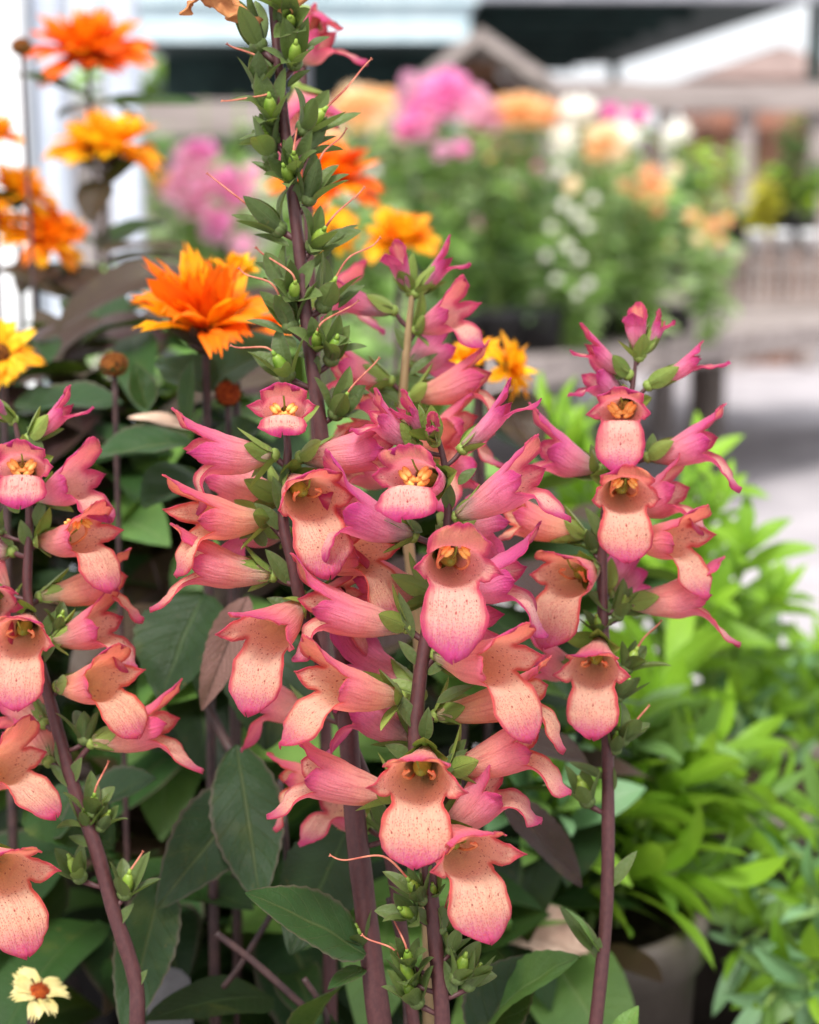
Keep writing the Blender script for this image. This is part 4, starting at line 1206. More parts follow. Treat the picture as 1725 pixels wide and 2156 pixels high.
daisy('golden daisy seen side-on, its petals pointing right, before the far bench', 1068, 775, .84, (.85, .25, .25), 66, .22, (990, 2250, .89), [(1040, 830, .85, 1130, 960, .84, 3.2, .5, LB), (1020, 900, .86, 1170, 990, .86, 3.0, .5, 'leaf_dark')], 23, layers=2, cups=(40, 14))
daisy('small cream daisy with a rust-red centre near the bottom left corner', 82, 2092, .69, (.30, .86, .36), 68, .5, (40, 2400, .70), [], 24, layers=1, n=8, cups=(12,), mat='cream_ray', bracts=4, dm='rust', wid=.62, group=None, discr=.33, name='cream_daisy')

def seedhead(label, px, py, d, radpx, foot, mat, seed, ax=(0, .9, .3), name='spent_flower_head', cat='flower'):
    c = P(px, py, d); a = (RT * ax[0] + UP * ax[1] - FW * ax[2]).normalized(); rad = radpx / FPX * d
    o = thing(name, label, cat, P(*foot))
    e1 = a.orthogonal().normalized(); e2 = a.cross(e1)
    rnd = random.Random(seed)
    mb = MB(); mb.ellipsoid(c, (e1 * rad * .8, e2 * rad * .8, a * rad * .6), 14, 9)
    for i in range(80):
        g = i * 2.39996; r = rad * .75 * math.sqrt(i / 80)
        q = c + (e1 * math.cos(g) + e2 * math.sin(g)) * r + a * rad * .6 * math.sqrt(1 - i / 85)
        mb.tube([q - a * rad * .1, q + a * rad * .16], [rad * .06, rad * .03], 5, tint=rnd.random())
    mb.build('flower_disc', M[mat], o)
    mb = MB()
    for ly in range(2):
        for i in range(11):
            g = 2 * PI * (i + .5 * ly) / 11
            er = e1 * math.cos(g) + e2 * math.sin(g)
            mb.leaf(c - a * rad * .5 + er * rad * .35, er * (.9 - .4 * ly) + a * .6, a, rad * rnd.uniform(.8, 1.1), rad * .42, -.5, .2, tint=rnd.random())
    mb.build('bracts', M['leaf_bronze'], o)
    mb = MB()
    pts = [Vector(q) for q in spline([P(*foot), (c + P(*foot)) * .5, c - a * rad * .6], 8)]
    mb.tube(pts, .0013, 8); mb.build('stem', M['stem_dark'], o)
    return o
seedhead('brown spent flower head with withered petals, left of the large orange daisy', 240, 770, .80, 38, (280, 2250, .84), 'disc', 1)
seedhead('round dark red-brown flower centre without petals, under the large orange daisy', 480, 828, .78, 34, (500, 2250, .82), 'rust', 2, (.1, .3, .95))
seedhead('closed brown bud beside the topmost orange-red daisy', 45, 100, 1.14, 28, (150, 2250, 1.12), 'disc', 3)

# ------------------------------------------------------------------ dark leaves round the foot of the spikes
def leafy(name, label, cat, base, mats, n, gen, seed, stems=None, group=None, stem_mat='stem_dark'):
    """a plant whose foliage is one mesh: gen(rnd) -> (pos, dir, up, L, W, curl)"""
    rnd = random.Random(seed)
    o = thing(name, label, cat, base, group)
    mb = MB()
    for i in range(n):
        p, d, u, L, W, cu = gen(rnd)
        mb.leaf(p, d, u, L, W, cu, rnd.uniform(.1, .35), rnd.uniform(-.5, .5), 10, 3, 0, rnd.random(), rnd.choice(range(len(mats))), .42, .03, rnd.uniform(0, 6))
    mb.build('foliage', [M[m] for m in mats], o)
    if stems:
        sm = MB()
        for pts, r in stems:
            q = [Vector(x) for x in spline(pts, 6)]
            sm.tube(q, [r * (1 - .5 * i / len(q)) for i in range(len(q))], 7)
        sm.build('stems', M[stem_mat], o)
    return o

def box_gen(x0, x1, y0, y1, z0, z1, L, W, up=.5, cu=(.3, 1.2), face=.5):
    def g(r):
        p = V(r.uniform(x0, x1), r.uniform(y0, y1), r.uniform(z0, z1))
        a = r.uniform(0, 2 * PI)
        d = V(math.cos(a), math.sin(a) - face * .6, r.uniform(-.5, 1) * up * 2)
        k = r.uniform(.7, 1.25)
        return p, d, V(r.uniform(-.3, .3), r.uniform(-.6, .1), 1), L * k, W * k * r.uniform(.8, 1.2), r.uniform(*cu)
    return g
def stems_in(x0, x1, y, z0, z1, n, seed, r=.0014):
    q = random.Random(seed); out = []
    for i in range(n):
        x = q.uniform(x0, x1); yy = y + q.uniform(-.06, .06)
        out.append(([V(x * .6 + (x0 + x1) * .2, y, z0), V(x + q.uniform(-.01, .01), yy, (z0 + z1) / 2), V(x + q.uniform(-.03, .03), yy, z1)], r))
    return out
leafy('leafy_plant', 'dark green leafy growth behind the left-edge spike', 'plant', (-.14, .9, TZ + .15), ['leaf_dark', 'leaf_dark', 'leaf_bronze', 'leaf_mid'], 260,
      box_gen(-.30, -.06, .84, 1.02, 1.0, 1.30, .085, .034), 31, stems_in(-.27, -.06, .92, 1.0, 1.24, 9, 5))
leafy('leafy_plant', 'dense dark leaves filling the shade behind the central stems', 'plant', (0, .86, TZ + .15), ['leaf_dark', 'leaf_mid', 'leaf_dark', 'leaf_bronze'], 300,
      box_gen(-.12, .08, .82, 1.0, .98, 1.26, .085, .034), 32, stems_in(-.1, .08, .9, 1.0, 1.2, 9, 6))
leafy('leafy_plant', 'bronze tinged foliage under the yellow daisies at the upper left', 'plant', (-.18, 1.0, TZ + .15), ['leaf_bronze', 'leaf_dark', 'leaf_bronze'], 90,
      box_gen(-.30, -.08, .92, 1.05, 1.24, 1.36, .075, .03), 33, stems_in(-.28, -.1, 1.0, 1.0, 1.31, 8, 7))
leafy('leafy_plant', 'tangle of dark stems and leaves behind the left-edge blooms, under the yellow daisies', 'plant', (-.15, 1.04, TZ), ['leaf_dark', 'leaf_bronze', 'leaf_dark', 'leaf_mid'], 260,
      box_gen(-.34, .02, .98, 1.16, 1.04, 1.30, .085, .036), 36, stems_in(-.32, 0, 1.06, .9, 1.2, 10, 8))
leafy('leafy_plant', 'low dark rosette leaves at the bottom left corner', 'plant', (-.14, .70, 1.02), ['leaf_dark', 'leaf_big'], 34,
      box_gen(-.20, -.05, .70, .84, 1.02, 1.12, .09, .034, .3), 34)
leafy('leafy_plant', 'dark leaves between the central stems and the taupe pot', 'plant', (.04, .74, 1.02), ['leaf_dark', 'leaf_mid'], 40,
      box_gen(-.04, .07, .76, .86, 1.0, 1.14, .085, .032, .4), 35)
# big single leaves one can tell apart, carried by one rosette
ro = thing('leafy_plant', 'large dull green lance leaves hanging round the foot of the central spikes', 'plant', P(700, 2300, .74))
for a in [(498, 1568, .715, 548, 1905, .69, 2.9, -.3, 'leaf_big', dict(tint=.35, up=-FW, fold=.12)), (560, 1640, .735, 330, 1915, .70, 3.2, .3, 'leaf_big', dict(tint=.2, up=UP * .5 - FW)), (345, 1840, .72, 262, 2190, .68, 2.4, .2, 'leaf_big', dict(tint=.5, up=-FW)),
          (735, 1740, .74, 610, 2010, .70, 3.4, .2, 'leaf_dark', dict(tint=.3, up=-FW + UP * .3)), (1000, 2180, .69, 1222, 2015, .665, 2.9, .4, 'leaf_mid', dict(tint=.1)), (1010, 2200, .68, 1120, 2010, .69, 2.8, .3, 'leaf_big', dict(tint=.2)),
          (640, 2190, .70, 760, 2050, .66, 3.0, .3, 'leaf_big', dict(tint=.5)), (120, 1760, .74, 330, 1640, .72, 3.4, .4, 'leaf_big', dict(tint=.4)), (60, 1700, .75, 240, 1790, .74, 4.0, .4, 'leaf_dark', dict(tint=.8)),
          (430, 1250, .76, 340, 1480, .74, 4.0, .4, 'leaf_dark', dict(tint=.4)), (600, 1330, .76, 560, 1580, .74, 4.2, .3, 'leaf_dark', dict(tint=.2)), (1290, 2230, .66, 1345, 2118, .66, 1.1, .2, 'leaf_mid', {}),
          (560, 2230, .72, 720, 2180, .69, 3.2, .3, 'leaf_big', dict(tint=.4)), (1060, 1680, .74, 1225, 1870, .72, 1.9, .3, LB, dict(tint=.1)), (1080, 1560, .75, 1240, 1610, .74, 2.0, .3, LB, dict(tint=.2))]:
    stem_leaf(ro, *a[:9], **a[9])
stem_leaf(ro, 522, 1255, .715, 425, 1498, .70, 1.55, .3, 'leaf_purple', up=UP * .3 - FW, fold=.5, tint=.5, wave=.08, seed=3)
for pts, r in [([(640, 2120, .70), (540, 2030, .70), (455, 1965, .70)], .0022), ([(590, 1640, .74), (600, 1850, .735), (520, 2010, .73), (470, 2080, .73)], .0018), ([(430, 1470, .76), (480, 1570, .755), (500, 1590, .75)], .003),
               ([(640, 2300, .71), (690, 2160, .70), (640, 2060, .70)], .0018), ([(862, 2200, .66), (850, 2010, .66), (822, 1890, .66)], .0026)]:
    mb = MB()
    mb.tube([Vector(p) for p in spline([P(*q) for q in pts], 8)], r * .7, 8)
    mb.build('leaf_stalk', M['stem_dark'], ro)
dl = MB()
b_, t_ = P(1240, 2010, .84), P(1048, 1925, .83)
dl.leaf(b_, t_ - b_, UP - FW * .6, (t_ - b_).length * 1.1, .026, .5, .5, .5, 14, 5, .04, .5, 0, .42, .12, 1.0)
tag(dl.build('dead_leaf', M['leaf_dead']), 'curled dry tan leaf lying by the rim of the taupe pot', 'leaf')
# slate label
lb = thing('plant_label', 'slate grey rounded-top plant label standing in the shade at the bottom left', 'label', P(358, 2420, .76))
mb = MB()
c_, hw_, h_ = P(358, 2420, .76), .0098, .0
top_ = P(358, 2038, .76)
prof = [(-1, 0), (-1, .86), (-.86, .94), (-.5, .985), (0, 1), (.5, .985), (.86, .94), (1, .86), (1, 0)]
ax_ = top_ - c_
fr = [mb.vert(c_ + RT * (x * hw_) + ax_ * y + V(0, -.001, 0)) for x, y in prof]
bk = [mb.vert(c_ + RT * (x * hw_) + ax_ * y + V(0, .001, 0)) for x, y in prof]
mb.face(fr[::-1]); mb.face(bk)
for i in range(len(prof)):
    j = (i + 1) % len(prof)
    mb.face((fr[i], fr[j], bk[j], bk[i]))
mb.build('label_plate', M['label_slate'], lb, False)

# ------------------------------------------------------------------ bright green leafy plants on the right
def whorl_plant(label, base, tips, mats, seed, L=.085, W=.019, per=16, group=None, sm='stem_green', start=.25, name='leafy_plant'):
    rnd = random.Random(seed)
    o = thing(name, label, 'plant', base, group)
    mb, st = MB(), MB()
    for tp in tips:
        t = P(*tp)
        b = Vector(base) + V(rnd.uniform(-.03, .03), rnd.uniform(-.03, .03), 0)
        mid = b * .5 + t * .5 + V(rnd.uniform(-.015, .015), 0, .02)
        pts = [Vector(q) for q in spline([b, mid, t], 10)]
        st.tube(pts, [.003 - .0018 * i / len(pts) for i in range(len(pts))], 7)
        for i in range(per):
            s = start + (1 - start) * (i / (per - 1)) ** .9
            k = min(len(pts) - 2, int(s * (len(pts) - 1)))
            p = pts[k].lerp(pts[k + 1], s * (len(pts) - 1) - k)
            d0 = (pts[k + 1] - pts[k]).normalized()
            a = i * 2.39996 + rnd.uniform(-.3, .3)
            e1 = d0.orthogonal().normalized(); er = e1 * math.cos(a) + d0.cross(e1) * math.sin(a)
            el = R(25 + 45 * s + rnd.uniform(-12, 12))
            d = er * math.cos(el) + d0 * math.sin(el)
            kk = (1.1 - .55 * s ** 3) * rnd.uniform(.75, 1.2)
            mb.leaf(p, d, d0, L * kk, W * kk * rnd.uniform(.85, 1.2), rnd.uniform(.4, 1.3), rnd.uniform(.15, .4), rnd.uniform(-.3, .3), 9, 3, 0, rnd.random() * .6 + .4 * s, rnd.randrange(len(mats)), .5, .02, rnd.uniform(0, 6))
    mb.build('foliage', [M[m] for m in mats], o)
    st.build('stems', M[sm], o)
    return o
whorl_plant('bright green lance-leaved plant growing in the taupe pot behind the right-hand spike', PB - V(0, 0, .02),
            [(1165, 1730, 0.95), (1230, 1620, 0.99), (1300, 1560, 0.95), (1375, 1500, 1.01), (1440, 1640, 0.95), (1330, 1690, 0.95), (1420, 1380, 1.04), (1210, 1420, 1.04), (1100, 1760, 0.95), (1480, 1640, 1.00), (1560, 1560, 1.02), (1600, 1680, 1.0), (1500, 1850, .93)], ['leaf_bright', 'leaf_bright', 'leaf_mid'], 41, .068, .0165, 22, start=.22)
whorl_plant('tall yellow-green plant with upswept leaves, behind the right-hand spike', V(.21, 1.24, TZ + .12),
            [(1155, 885, 1.18), (1210, 905, 1.18), (1465, 980, 1.18), (1520, 1040, 1.15), (1570, 1150, 1.14), (1420, 1200, 1.18), (1500, 1270, 1.12), (1630, 1260, 1.19), (1230, 1120, 1.23), (1330, 1180, 1.23), (1450, 1110, 1.21), (1180, 1010, 1.23)], ['leaf_bright'], 42, .062, .0155, 17, start=.5)
whorl_plant('dense bright green plant with small leaves at the right edge', V(.33, 1.30, TZ + .1),
            [(1600, 1400, 1.24), (1680, 1370, 1.27), (1560, 1480, 1.22), (1640, 1520, 1.23), (1715, 1480, 1.27), (1500, 1420, 1.27), (1540, 1600, 1.21), (1690, 1600, 1.22), (1740, 1400, 1.33), (1470, 1500, 1.30), (1400, 1440, 1.33), (1590, 1540, 1.26), (1660, 1450, 1.32), (1440, 1560, 1.27), (1720, 1560, 1.24), (1530, 1380, 1.35), (1620, 1640, 1.21)], ['leaf_bright', 'leaf_blue', 'leaf_bright', 'leaf_mid'], 43, .056, .0115, 24, start=.12)
whorl_plant('blue-green plant with narrow leaves at the bottom right corner', V(.295, 1.0, TZ + .1),
            [(1590, 1880, 0.97), (1650, 1790, 0.99), (1700, 1900, 0.95), (1560, 1990, 0.95), (1640, 2060, 0.92), (1725, 1720, 1.01), (1610, 2120, 0.90), (1700, 2080, 0.90)], ['leaf_blue', 'leaf_mid', 'leaf_bright'], 44, .055, .0125, 13, start=.35)
whorl_plant('mid green leafy shoots rising between the central stems and the taupe pot', V(.05, .86, TZ + .16),
            [(1120, 1640, .86), (1160, 1560, .9), (1040, 1720, .88), (1180, 1700, .86)], ['leaf_mid', 'leaf_blue', 'leaf_bright'], 45, .055, .018, 12, start=.45)
# ------------------------------------------------------------------ background: potted plants on a long bench
BZ = 0.70
def bloom_mat(name, a, b):
    n = NT(name)
    nz = n.noise(n.coord('Object'), 18, 3).outputs[0]
    f = n.math('ADD', n.attr('tint').outputs['Fac'], n.math('MULTIPLY', n.math('SUBTRACT', nz, .5), .5), clamp=True)
    col = n.mix(f, a, b)
    n.base(col); n.set(Roughness=.55); n.translucent(col, .45)
    return n.mat
BL = {'pink': bloom_mat('bloom_pink', srgb(244, 150, 208), srgb(250, 190, 226)), 'pale': bloom_mat('bloom_pale_pink', srgb(248, 190, 216), srgb(252, 216, 232)), 'peach': bloom_mat('bloom_peach', srgb(252, 208, 144), srgb(254, 228, 190)),
      'white': bloom_mat('bloom_white', srgb(250, 248, 240), srgb(254, 253, 250)), 'magenta': bloom_mat('bloom_magenta', srgb(232, 110, 186), srgb(244, 150, 210)), 'cream': bloom_mat('bloom_cream', srgb(252, 234, 200), srgb(254, 244, 224)),
      'mauve': bloom_mat('bloom_mauve', srgb(224, 170, 200), srgb(240, 200, 220)), 'yellow': bloom_mat('bloom_yellow', srgb(236, 188, 40), srgb(248, 214, 90)), 'orange': bloom_mat('bloom_soft_orange', srgb(250, 188, 136), srgb(252, 210, 168))}

def bloom(mb, c, r, seed, n=34):
    rnd = random.Random(seed)
    for i in range(n):
        z = 1 - 1.75 * (i + .5) / n
        a = i * 2.39996
        s = math.sqrt(max(0, 1 - z * z))
        d = V(s * math.cos(a), s * math.sin(a), z)
        d = (d + V(rnd.uniform(-.2, .2), rnd.uniform(-.2, .2), rnd.uniform(-.1, .2))).normalized()
        up = V(0, 0, 1) - d * d.z
        up = up if up.length > .1 else V(1, 0, 0)
        mb.leaf(c + d * r * .15, d, up, r * rnd.uniform(.75, 1.0), r * .62, rnd.uniform(-.7, .2), -.3, 0, 5, 1, 0, rnd.random(), 0, .62)

def bg_plant(name, label, x, d, ytop, ybot, wpx, pal, n, blooms, seed, LW=(.10, .035), cat='plant', base_z=BZ, potd=None, group=None, airy=.3):
    rnd = random.Random(seed)
    b = G(x, d, base_z)
    o = thing(name, label, cat, b, group)
    zt, zb = P(x, ytop, d).z, max(P(x, ybot, d).z, base_z + .02)
    # the depth that puts this column over its pot
    w = wpx / FPX * d
    mb, st = MB(), MB()
    shoots = max(4, int(wpx / 22))
    tips = []
    for i in range(shoots):
        tx = b.x + rnd.uniform(-.5, .5) * w
        ty = b.y + rnd.uniform(-.5, .5) * min(w, .35)
        tz = zt - (.12 + .6 * rnd.random() ** 1.5) * (zt - zb) if blooms else zt - rnd.random() ** 2 * (zt - zb) * .55
        tips.append(V(tx, ty, tz))
    for q in blooms:
        c = P(q[0], q[1], d + rnd.uniform(-.1, .1))
        tips.append(c - V(0, 0, .01))
    for tp in tips:
        q0 = b + V((tp.x - b.x) * .35 + rnd.uniform(-.02, .02), rnd.uniform(-.04, .04), .0)
        mid = q0 * .45 + tp * .55 + V(rnd.uniform(-.02, .02), 0, .03)
        pts = [Vector(z) for z in spline([q0, mid, tp], 5)]
        st.tube(pts, [.005 - .003 * i / len(pts) for i in range(len(pts))], 5)
        for j in range(max(4, int(n * .62) // len(tips))):
            s = rnd.uniform(.12, .9)
            k = min(len(pts) - 2, int(s * (len(pts) - 1)))
            p = pts[k].lerp(pts[k + 1], rnd.random())
            a = rnd.uniform(0, 2 * PI)
            dd = V(math.cos(a), math.sin(a), rnd.uniform(-.2, .9))
            kk = rnd.uniform(.6, 1.3)
            mb.leaf(p, dd, V(0, -.3, 1), LW[0] * kk, LW[1] * kk, rnd.uniform(.2, 1.3), .2, rnd.uniform(-.5, .5), 5, 1, 0, rnd.random(), rnd.randrange(len(pal)))
    mb.build('foliage', [M[m] for m in pal], o)
    st.build('stems', M['stem_green'], o)
    for i, q in enumerate(blooms):
        c = P(q[0], q[1], d - .22)
        fb = MB(); bloom(fb, c, q[3] * .66 / FPX * d, seed * 100 + i)
        fb.build('flower', BL[q[2]], o)
    return o
M['leaf_bg'] = leaf_mat('leaf_background_green', srgb(70, 112, 46), srgb(142, 182, 90), srgb(160, 190, 110), .36, .35)
M['leaf_bg2'] = leaf_mat('leaf_background_pale', srgb(128, 164, 88), srgb(196, 216, 160), srgb(180, 196, 150), .4, .3)
M['leaf_bgd'] = leaf_mat('leaf_background_dark', srgb(46, 76, 40), srgb(88, 122, 62), srgb(110, 140, 80), .45, .25)
M['leaf_lime'] = leaf_mat('leaf_lime', srgb(120, 160, 24), srgb(176, 206, 52), srgb(190, 214, 90), .45, .35)
M['leaf_yellow'] = leaf_mat('leaf_yellow', srgb(186, 178, 40), srgb(226, 214, 90), srgb(226, 220, 130), .45, .35)

bg_plant('flowering_plant', 'pale pink phlox-like plant blurred between the orange daisies and the seed spike', 450, 4.2, 330, 760, 270, ['leaf_bg', 'leaf_bg2'], 420,
         [(388, 330, 'pale', 40), (436, 322, 'pink', 44), (362, 405, 'pale', 50), (412, 408, 'pale', 56), (455, 395, 'pale', 56), (478, 378, 'pink', 48), (532, 366, 'pale', 36), (402, 440, 'pale', 46), (465, 470, 'pink', 48), (438, 455, 'pale', 44), (512, 520, 'pale', 46), (462, 500, 'mauve', 32), (345, 385, 'yellow', 34), (420, 360, 'pale', 44), (495, 420, 'pink', 40), (380, 372, 'pale', 44), (440, 490, 'mauve', 36), (520, 400, 'pale', 40), (412, 318, 'pink', 40)], 61, (.11, .04))
bg_plant('flowering_plant', 'peach-flowered plant right of the seed spike, below the dark canopy', 765, 6.1, 240, 690, 170, ['leaf_bg', 'leaf_bg2'], 380,
         [(735, 222, 'peach', 50), (770, 214, 'peach', 56), (806, 232, 'cream', 50), (752, 250, 'peach', 50), (790, 262, 'cream', 34), (718, 236, 'peach', 44), (812, 210, 'peach', 40), (742, 200, 'cream', 40), (700, 330, 'white', 17), (745, 420, 'white', 16), (790, 360, 'white', 16), (820, 450, 'white', 14)], 62, (.12, .042))
bg_plant('flowering_plant', 'plant with the largest bright pink blooms, in front of the wooden gable', 915, 6.3, 230, 720, 190, ['leaf_bg', 'leaf_bg'], 420,
         [(912, 192, 'pink', 60), (958, 190, 'pink', 60), (934, 226, 'pink', 56), (868, 262, 'pink', 64), (892, 276, 'pale', 44), (862, 172, 'mauve', 36), (978, 232, 'pale', 50), (930, 322, 'mauve', 36), (972, 315, 'pink', 34), (885, 220, 'pink', 44), (905, 250, 'pale', 46), (940, 168, 'pink', 44), (1000, 205, 'pale', 40), (850, 285, 'pink', 40), (845, 210, 'mauve', 34)], 63, (.12, .042))
bg_plant('flowering_plant', 'plant with a level row of peach blooms right of the bright pink ones', 1085, 6.5, 240, 720, 190, ['leaf_bg', 'leaf_bgd'], 420,
         [(1030, 240, 'pale', 50), (1062, 232, 'peach', 50), (1096, 226, 'peach', 52), (1130, 232, 'peach', 52), (1156, 238, 'orange', 40), (1010, 252, 'pale', 40), (1080, 252, 'peach', 44), (1116, 250, 'peach', 44), (1150, 256, 'peach', 40), (1045, 262, 'pale', 36)], 64, (.12, .042))
bg_plant('flowering_plant', 'white-flowered plant with scattered small white blooms down its foliage', 1200, 6.5, 260, 700, 170, ['leaf_bg2', 'leaf_bg'], 380,
         [(1212, 236, 'white', 60), (1190, 292, 'white', 50), (1178, 320, 'white', 22), (1262, 292, 'cream', 52), (1290, 300, 'peach', 44), (1318, 292, 'white', 50), (1172, 592, 'white', 18), (1186, 432, 'white', 19), (1215, 452, 'white', 21), (1236, 478, 'white', 17), (1220, 545, 'white', 17), (1205, 392, 'cream', 30), (1255, 318, 'peach', 44), (1300, 322, 'cream', 44), (1282, 280, 'cream', 40), (1232, 232, 'white', 44), (1196, 520, 'white', 18), (1240, 600, 'white', 18), (1216, 620, 'white', 17), (1160, 480, 'white', 16), (1250, 420, 'white', 18), (1180, 360, 'white', 21), (1150, 540, 'white', 16)], 65, (.11, .04))
bg_plant('flowering_plant', 'plant with two magenta blooms side by side before the grey rail', 1310, 6.9, 270, 690, 130, ['leaf_bg2', 'leaf_bg'], 300,
         [(1286, 240, 'magenta', 40), (1342, 246, 'magenta', 42)], 66, (.11, .04))
bg_plant('flowering_plant', 'plant with soft orange blooms at mid height left of the yellow shrub', 1375, 6.8, 330, 690, 150, ['leaf_bg', 'leaf_bg2'], 320,
         [(1370, 374, 'orange', 42), (1318, 396, 'peach', 32), (1356, 412, 'peach', 36), (1392, 404, 'peach', 34), (1382, 440, 'orange', 28)], 67, (.10, .036))
bg_plant('flowering_plant', 'low plant with peach-pink blooms just left of the slatted crate', 1480, 6.7, 440, 690, 120, ['leaf_bg', 'leaf_bg2'], 220,
         [(1458, 458, 'peach', 26), (1496, 478, 'orange', 28), (1530, 466, 'peach', 24), (1472, 505, 'cream', 22), (1515, 508, 'orange', 20)], 68, (.09, .032))
bg_plant('shrub', 'yellow-leaved shrub behind the slatted crate', 1580, 8.9, 375, 480, 90, ['leaf_yellow'], 340, [], 69, (.08, .04), base_z=.98)
bg_plant('shrub', 'lime green shrub right of the yellow one', 1665, 9.0, 345, 480, 110, ['leaf_lime', 'leaf_lime', 'leaf_bg'], 360, [], 70, (.08, .04), base_z=.95)
bg_plant('shrub', 'dark green upright evergreen at the right edge behind the lime shrub', 1665, 9.0, 240, 420, 90, ['leaf_bgd'], 360, [], 71, (.09, .03), base_z=.95)
bg_plant('shrub', 'pale green grassy plant behind the magenta blooms', 1470, 8.1, 240, 480, 130, ['leaf_bg2', 'leaf_lime'], 300, [(1425, 282, 'white', 50)], 72, (.12, .03), base_z=.9)
bg_plant('shrub', 'blue-green plant between the soft orange blooms and the yellow shrub', 1440, 7.7, 320, 560, 130, ['leaf_bg', 'leaf_bgd', 'leaf_blue'], 380, [], 73, (.10, .036), base_z=.8)
bg_plant('shrub', 'green foliage left of the peach-flowered plant, behind the golden daisies', 640, 4.6, 300, 800, 240, ['leaf_bg', 'leaf_bg2'], 460, [(700, 300, 'peach', 44), (660, 340, 'pale', 30), (725, 400, 'cream', 26), (600, 330, 'pink', 34), (690, 450, 'cream', 20)], 74, (.12, .044))
bg_plant('shrub', 'dark green foliage behind the peach row, low on the bench', 1000, 7.3, 300, 700, 330, ['leaf_bgd', 'leaf_bg', 'leaf_bg2'], 1500, [(880, 420, 'mauve', 26), (960, 380, 'pale', 28), (1040, 330, 'peach', 30), (1100, 420, 'cream', 22), (1010, 470, 'pale', 24), (905, 520, 'cream', 20), (1130, 350, 'pink', 26)], 75, (.12, .044))
bg_plant('shrub', 'loose green foliage at the back of the bench, behind the white blooms', 1260, 7.4, 320, 690, 330, ['leaf_bg', 'leaf_bg2', 'leaf_bgd'], 1500, [(1290, 380, 'cream', 28), (1340, 470, 'orange', 26), (1250, 520, 'cream', 22), (1400, 520, 'peach', 28), (1310, 560, 'pale', 22), (1420, 360, 'cream', 26), (1180, 300, 'cream', 28)], 76, (.12, .044))
bg_plant('shrub', 'leafy green shrub on the ground behind the bench, left of the magenta blooms', 1130, 9.6, 225, 620, 420, ['leaf_bg', 'leaf_bgd', 'leaf_bg2'], 1500, [], 82, (.16, .06), base_z=.0)
bg_plant('shrub', 'dark shrub on the ground behind the bench, under the bright pink blooms', 880, 9.4, 250, 620, 330, ['leaf_bgd', 'leaf_bg'], 1200, [], 83, (.16, .06), base_z=.0)
bg_plant('shrub', 'tall green bush behind the pale pink plant, under the pale roof', 420, 6.5, 200, 640, 330, ['leaf_bg', 'leaf_bgd', 'leaf_bg2'], 620, [], 77, (.14, .05), base_z=.0)
bg_plant('shrub', 'grey-green bush behind the seed spike, under the canopy', 700, 7.5, 230, 640, 300, ['leaf_bg', 'leaf_bg2'], 1000, [], 78, (.14, .05), base_z=.0)
bg_plant('shrub', 'lush green plant low between the seed spike and the central buds', 800, 3.4, 560, 1250, 330, ['leaf_bg', 'leaf_bgd'], 420, [], 79, (.12, .04), base_z=.0)
bg_plant('shrub', 'green plant low behind the large orange daisy', 420, 3.2, 520, 1250, 360, ['leaf_bg', 'leaf_bg'], 420, [], 80, (.12, .04), base_z=.0)

# the bench: a long low table running back to the right
def plank_quad(mb, a, b, width, z, th, tint=.5):
    """plank along a->b (x,y), to the left of the line"""
    a, b = V(*a, 0), V(*b, 0)
    d = (b - a).normalized(); n = V(-d.y, d.x, 0)
    c = (a + b) / 2 + n * width / 2
    mb.box((c.x, c.y, z - th / 2), (b - a).length, width, th, math.atan2(d.y, d.x), tint=tint, bev=.006)
bench = thing('plant_bench', 'long weathered wooden bench under the blurred flowering plants', 'bench', (1.2, 6.4, 0))
fa, fb = G(1010, 5.05), G(1900, 6.5)
fa, fb = V(.33, 6.22, 0), V(1.755, 7.6, 0)
dv = (fb - fa).normalized(); nv = V(-dv.y, dv.x, 0)
mb = MB()
rnd = random.Random(4)
# boards run the length of the bench, from the front edge back
for i in range(12):
    p0 = fa + nv * (.18 * i) - dv * (.4 + 1.2 * (i > 2)); p1 = fb + nv * (.18 * i) + dv * 1.2
    plank_quad(mb, (p0.x, p0.y), (p1.x, p1.y), .17, BZ, .035, rnd.random())
mb.build('bench_top', M['wood_grey'], bench, False)
mb = MB()
q0, q1 = fa - nv * .01, fb - nv * .01
plank_quad(mb, ((q0 - nv * .03 - dv * .4).x, (q0 - nv * .03 - dv * .4).y), ((q1 - nv * .03 + dv * 1.2).x, (q1 - nv * .03 + dv * 1.2).y), .028, BZ - .002, .11, .4)
mb.build('front_rail', M['wood_grey'], bench, False)
for k in (-.1, .66, 1.35):
    q = fa.lerp(fb, k) + nv * .08
    mb = MB(); mb.box((q.x, q.y, (BZ - .04) / 2), .11, .11, BZ - .04, math.atan2(dv.y, dv.x), bev=.006)
    mb.build('leg', M['wood_dark'], bench, False)
    q = q + nv * 1.6
    mb = MB(); mb.box((q.x, q.y, (BZ - .04) / 2), .11, .11, BZ - .04, math.atan2(dv.y, dv.x), bev=.006)
    mb.build('leg', M['wood_brown'], bench, False)

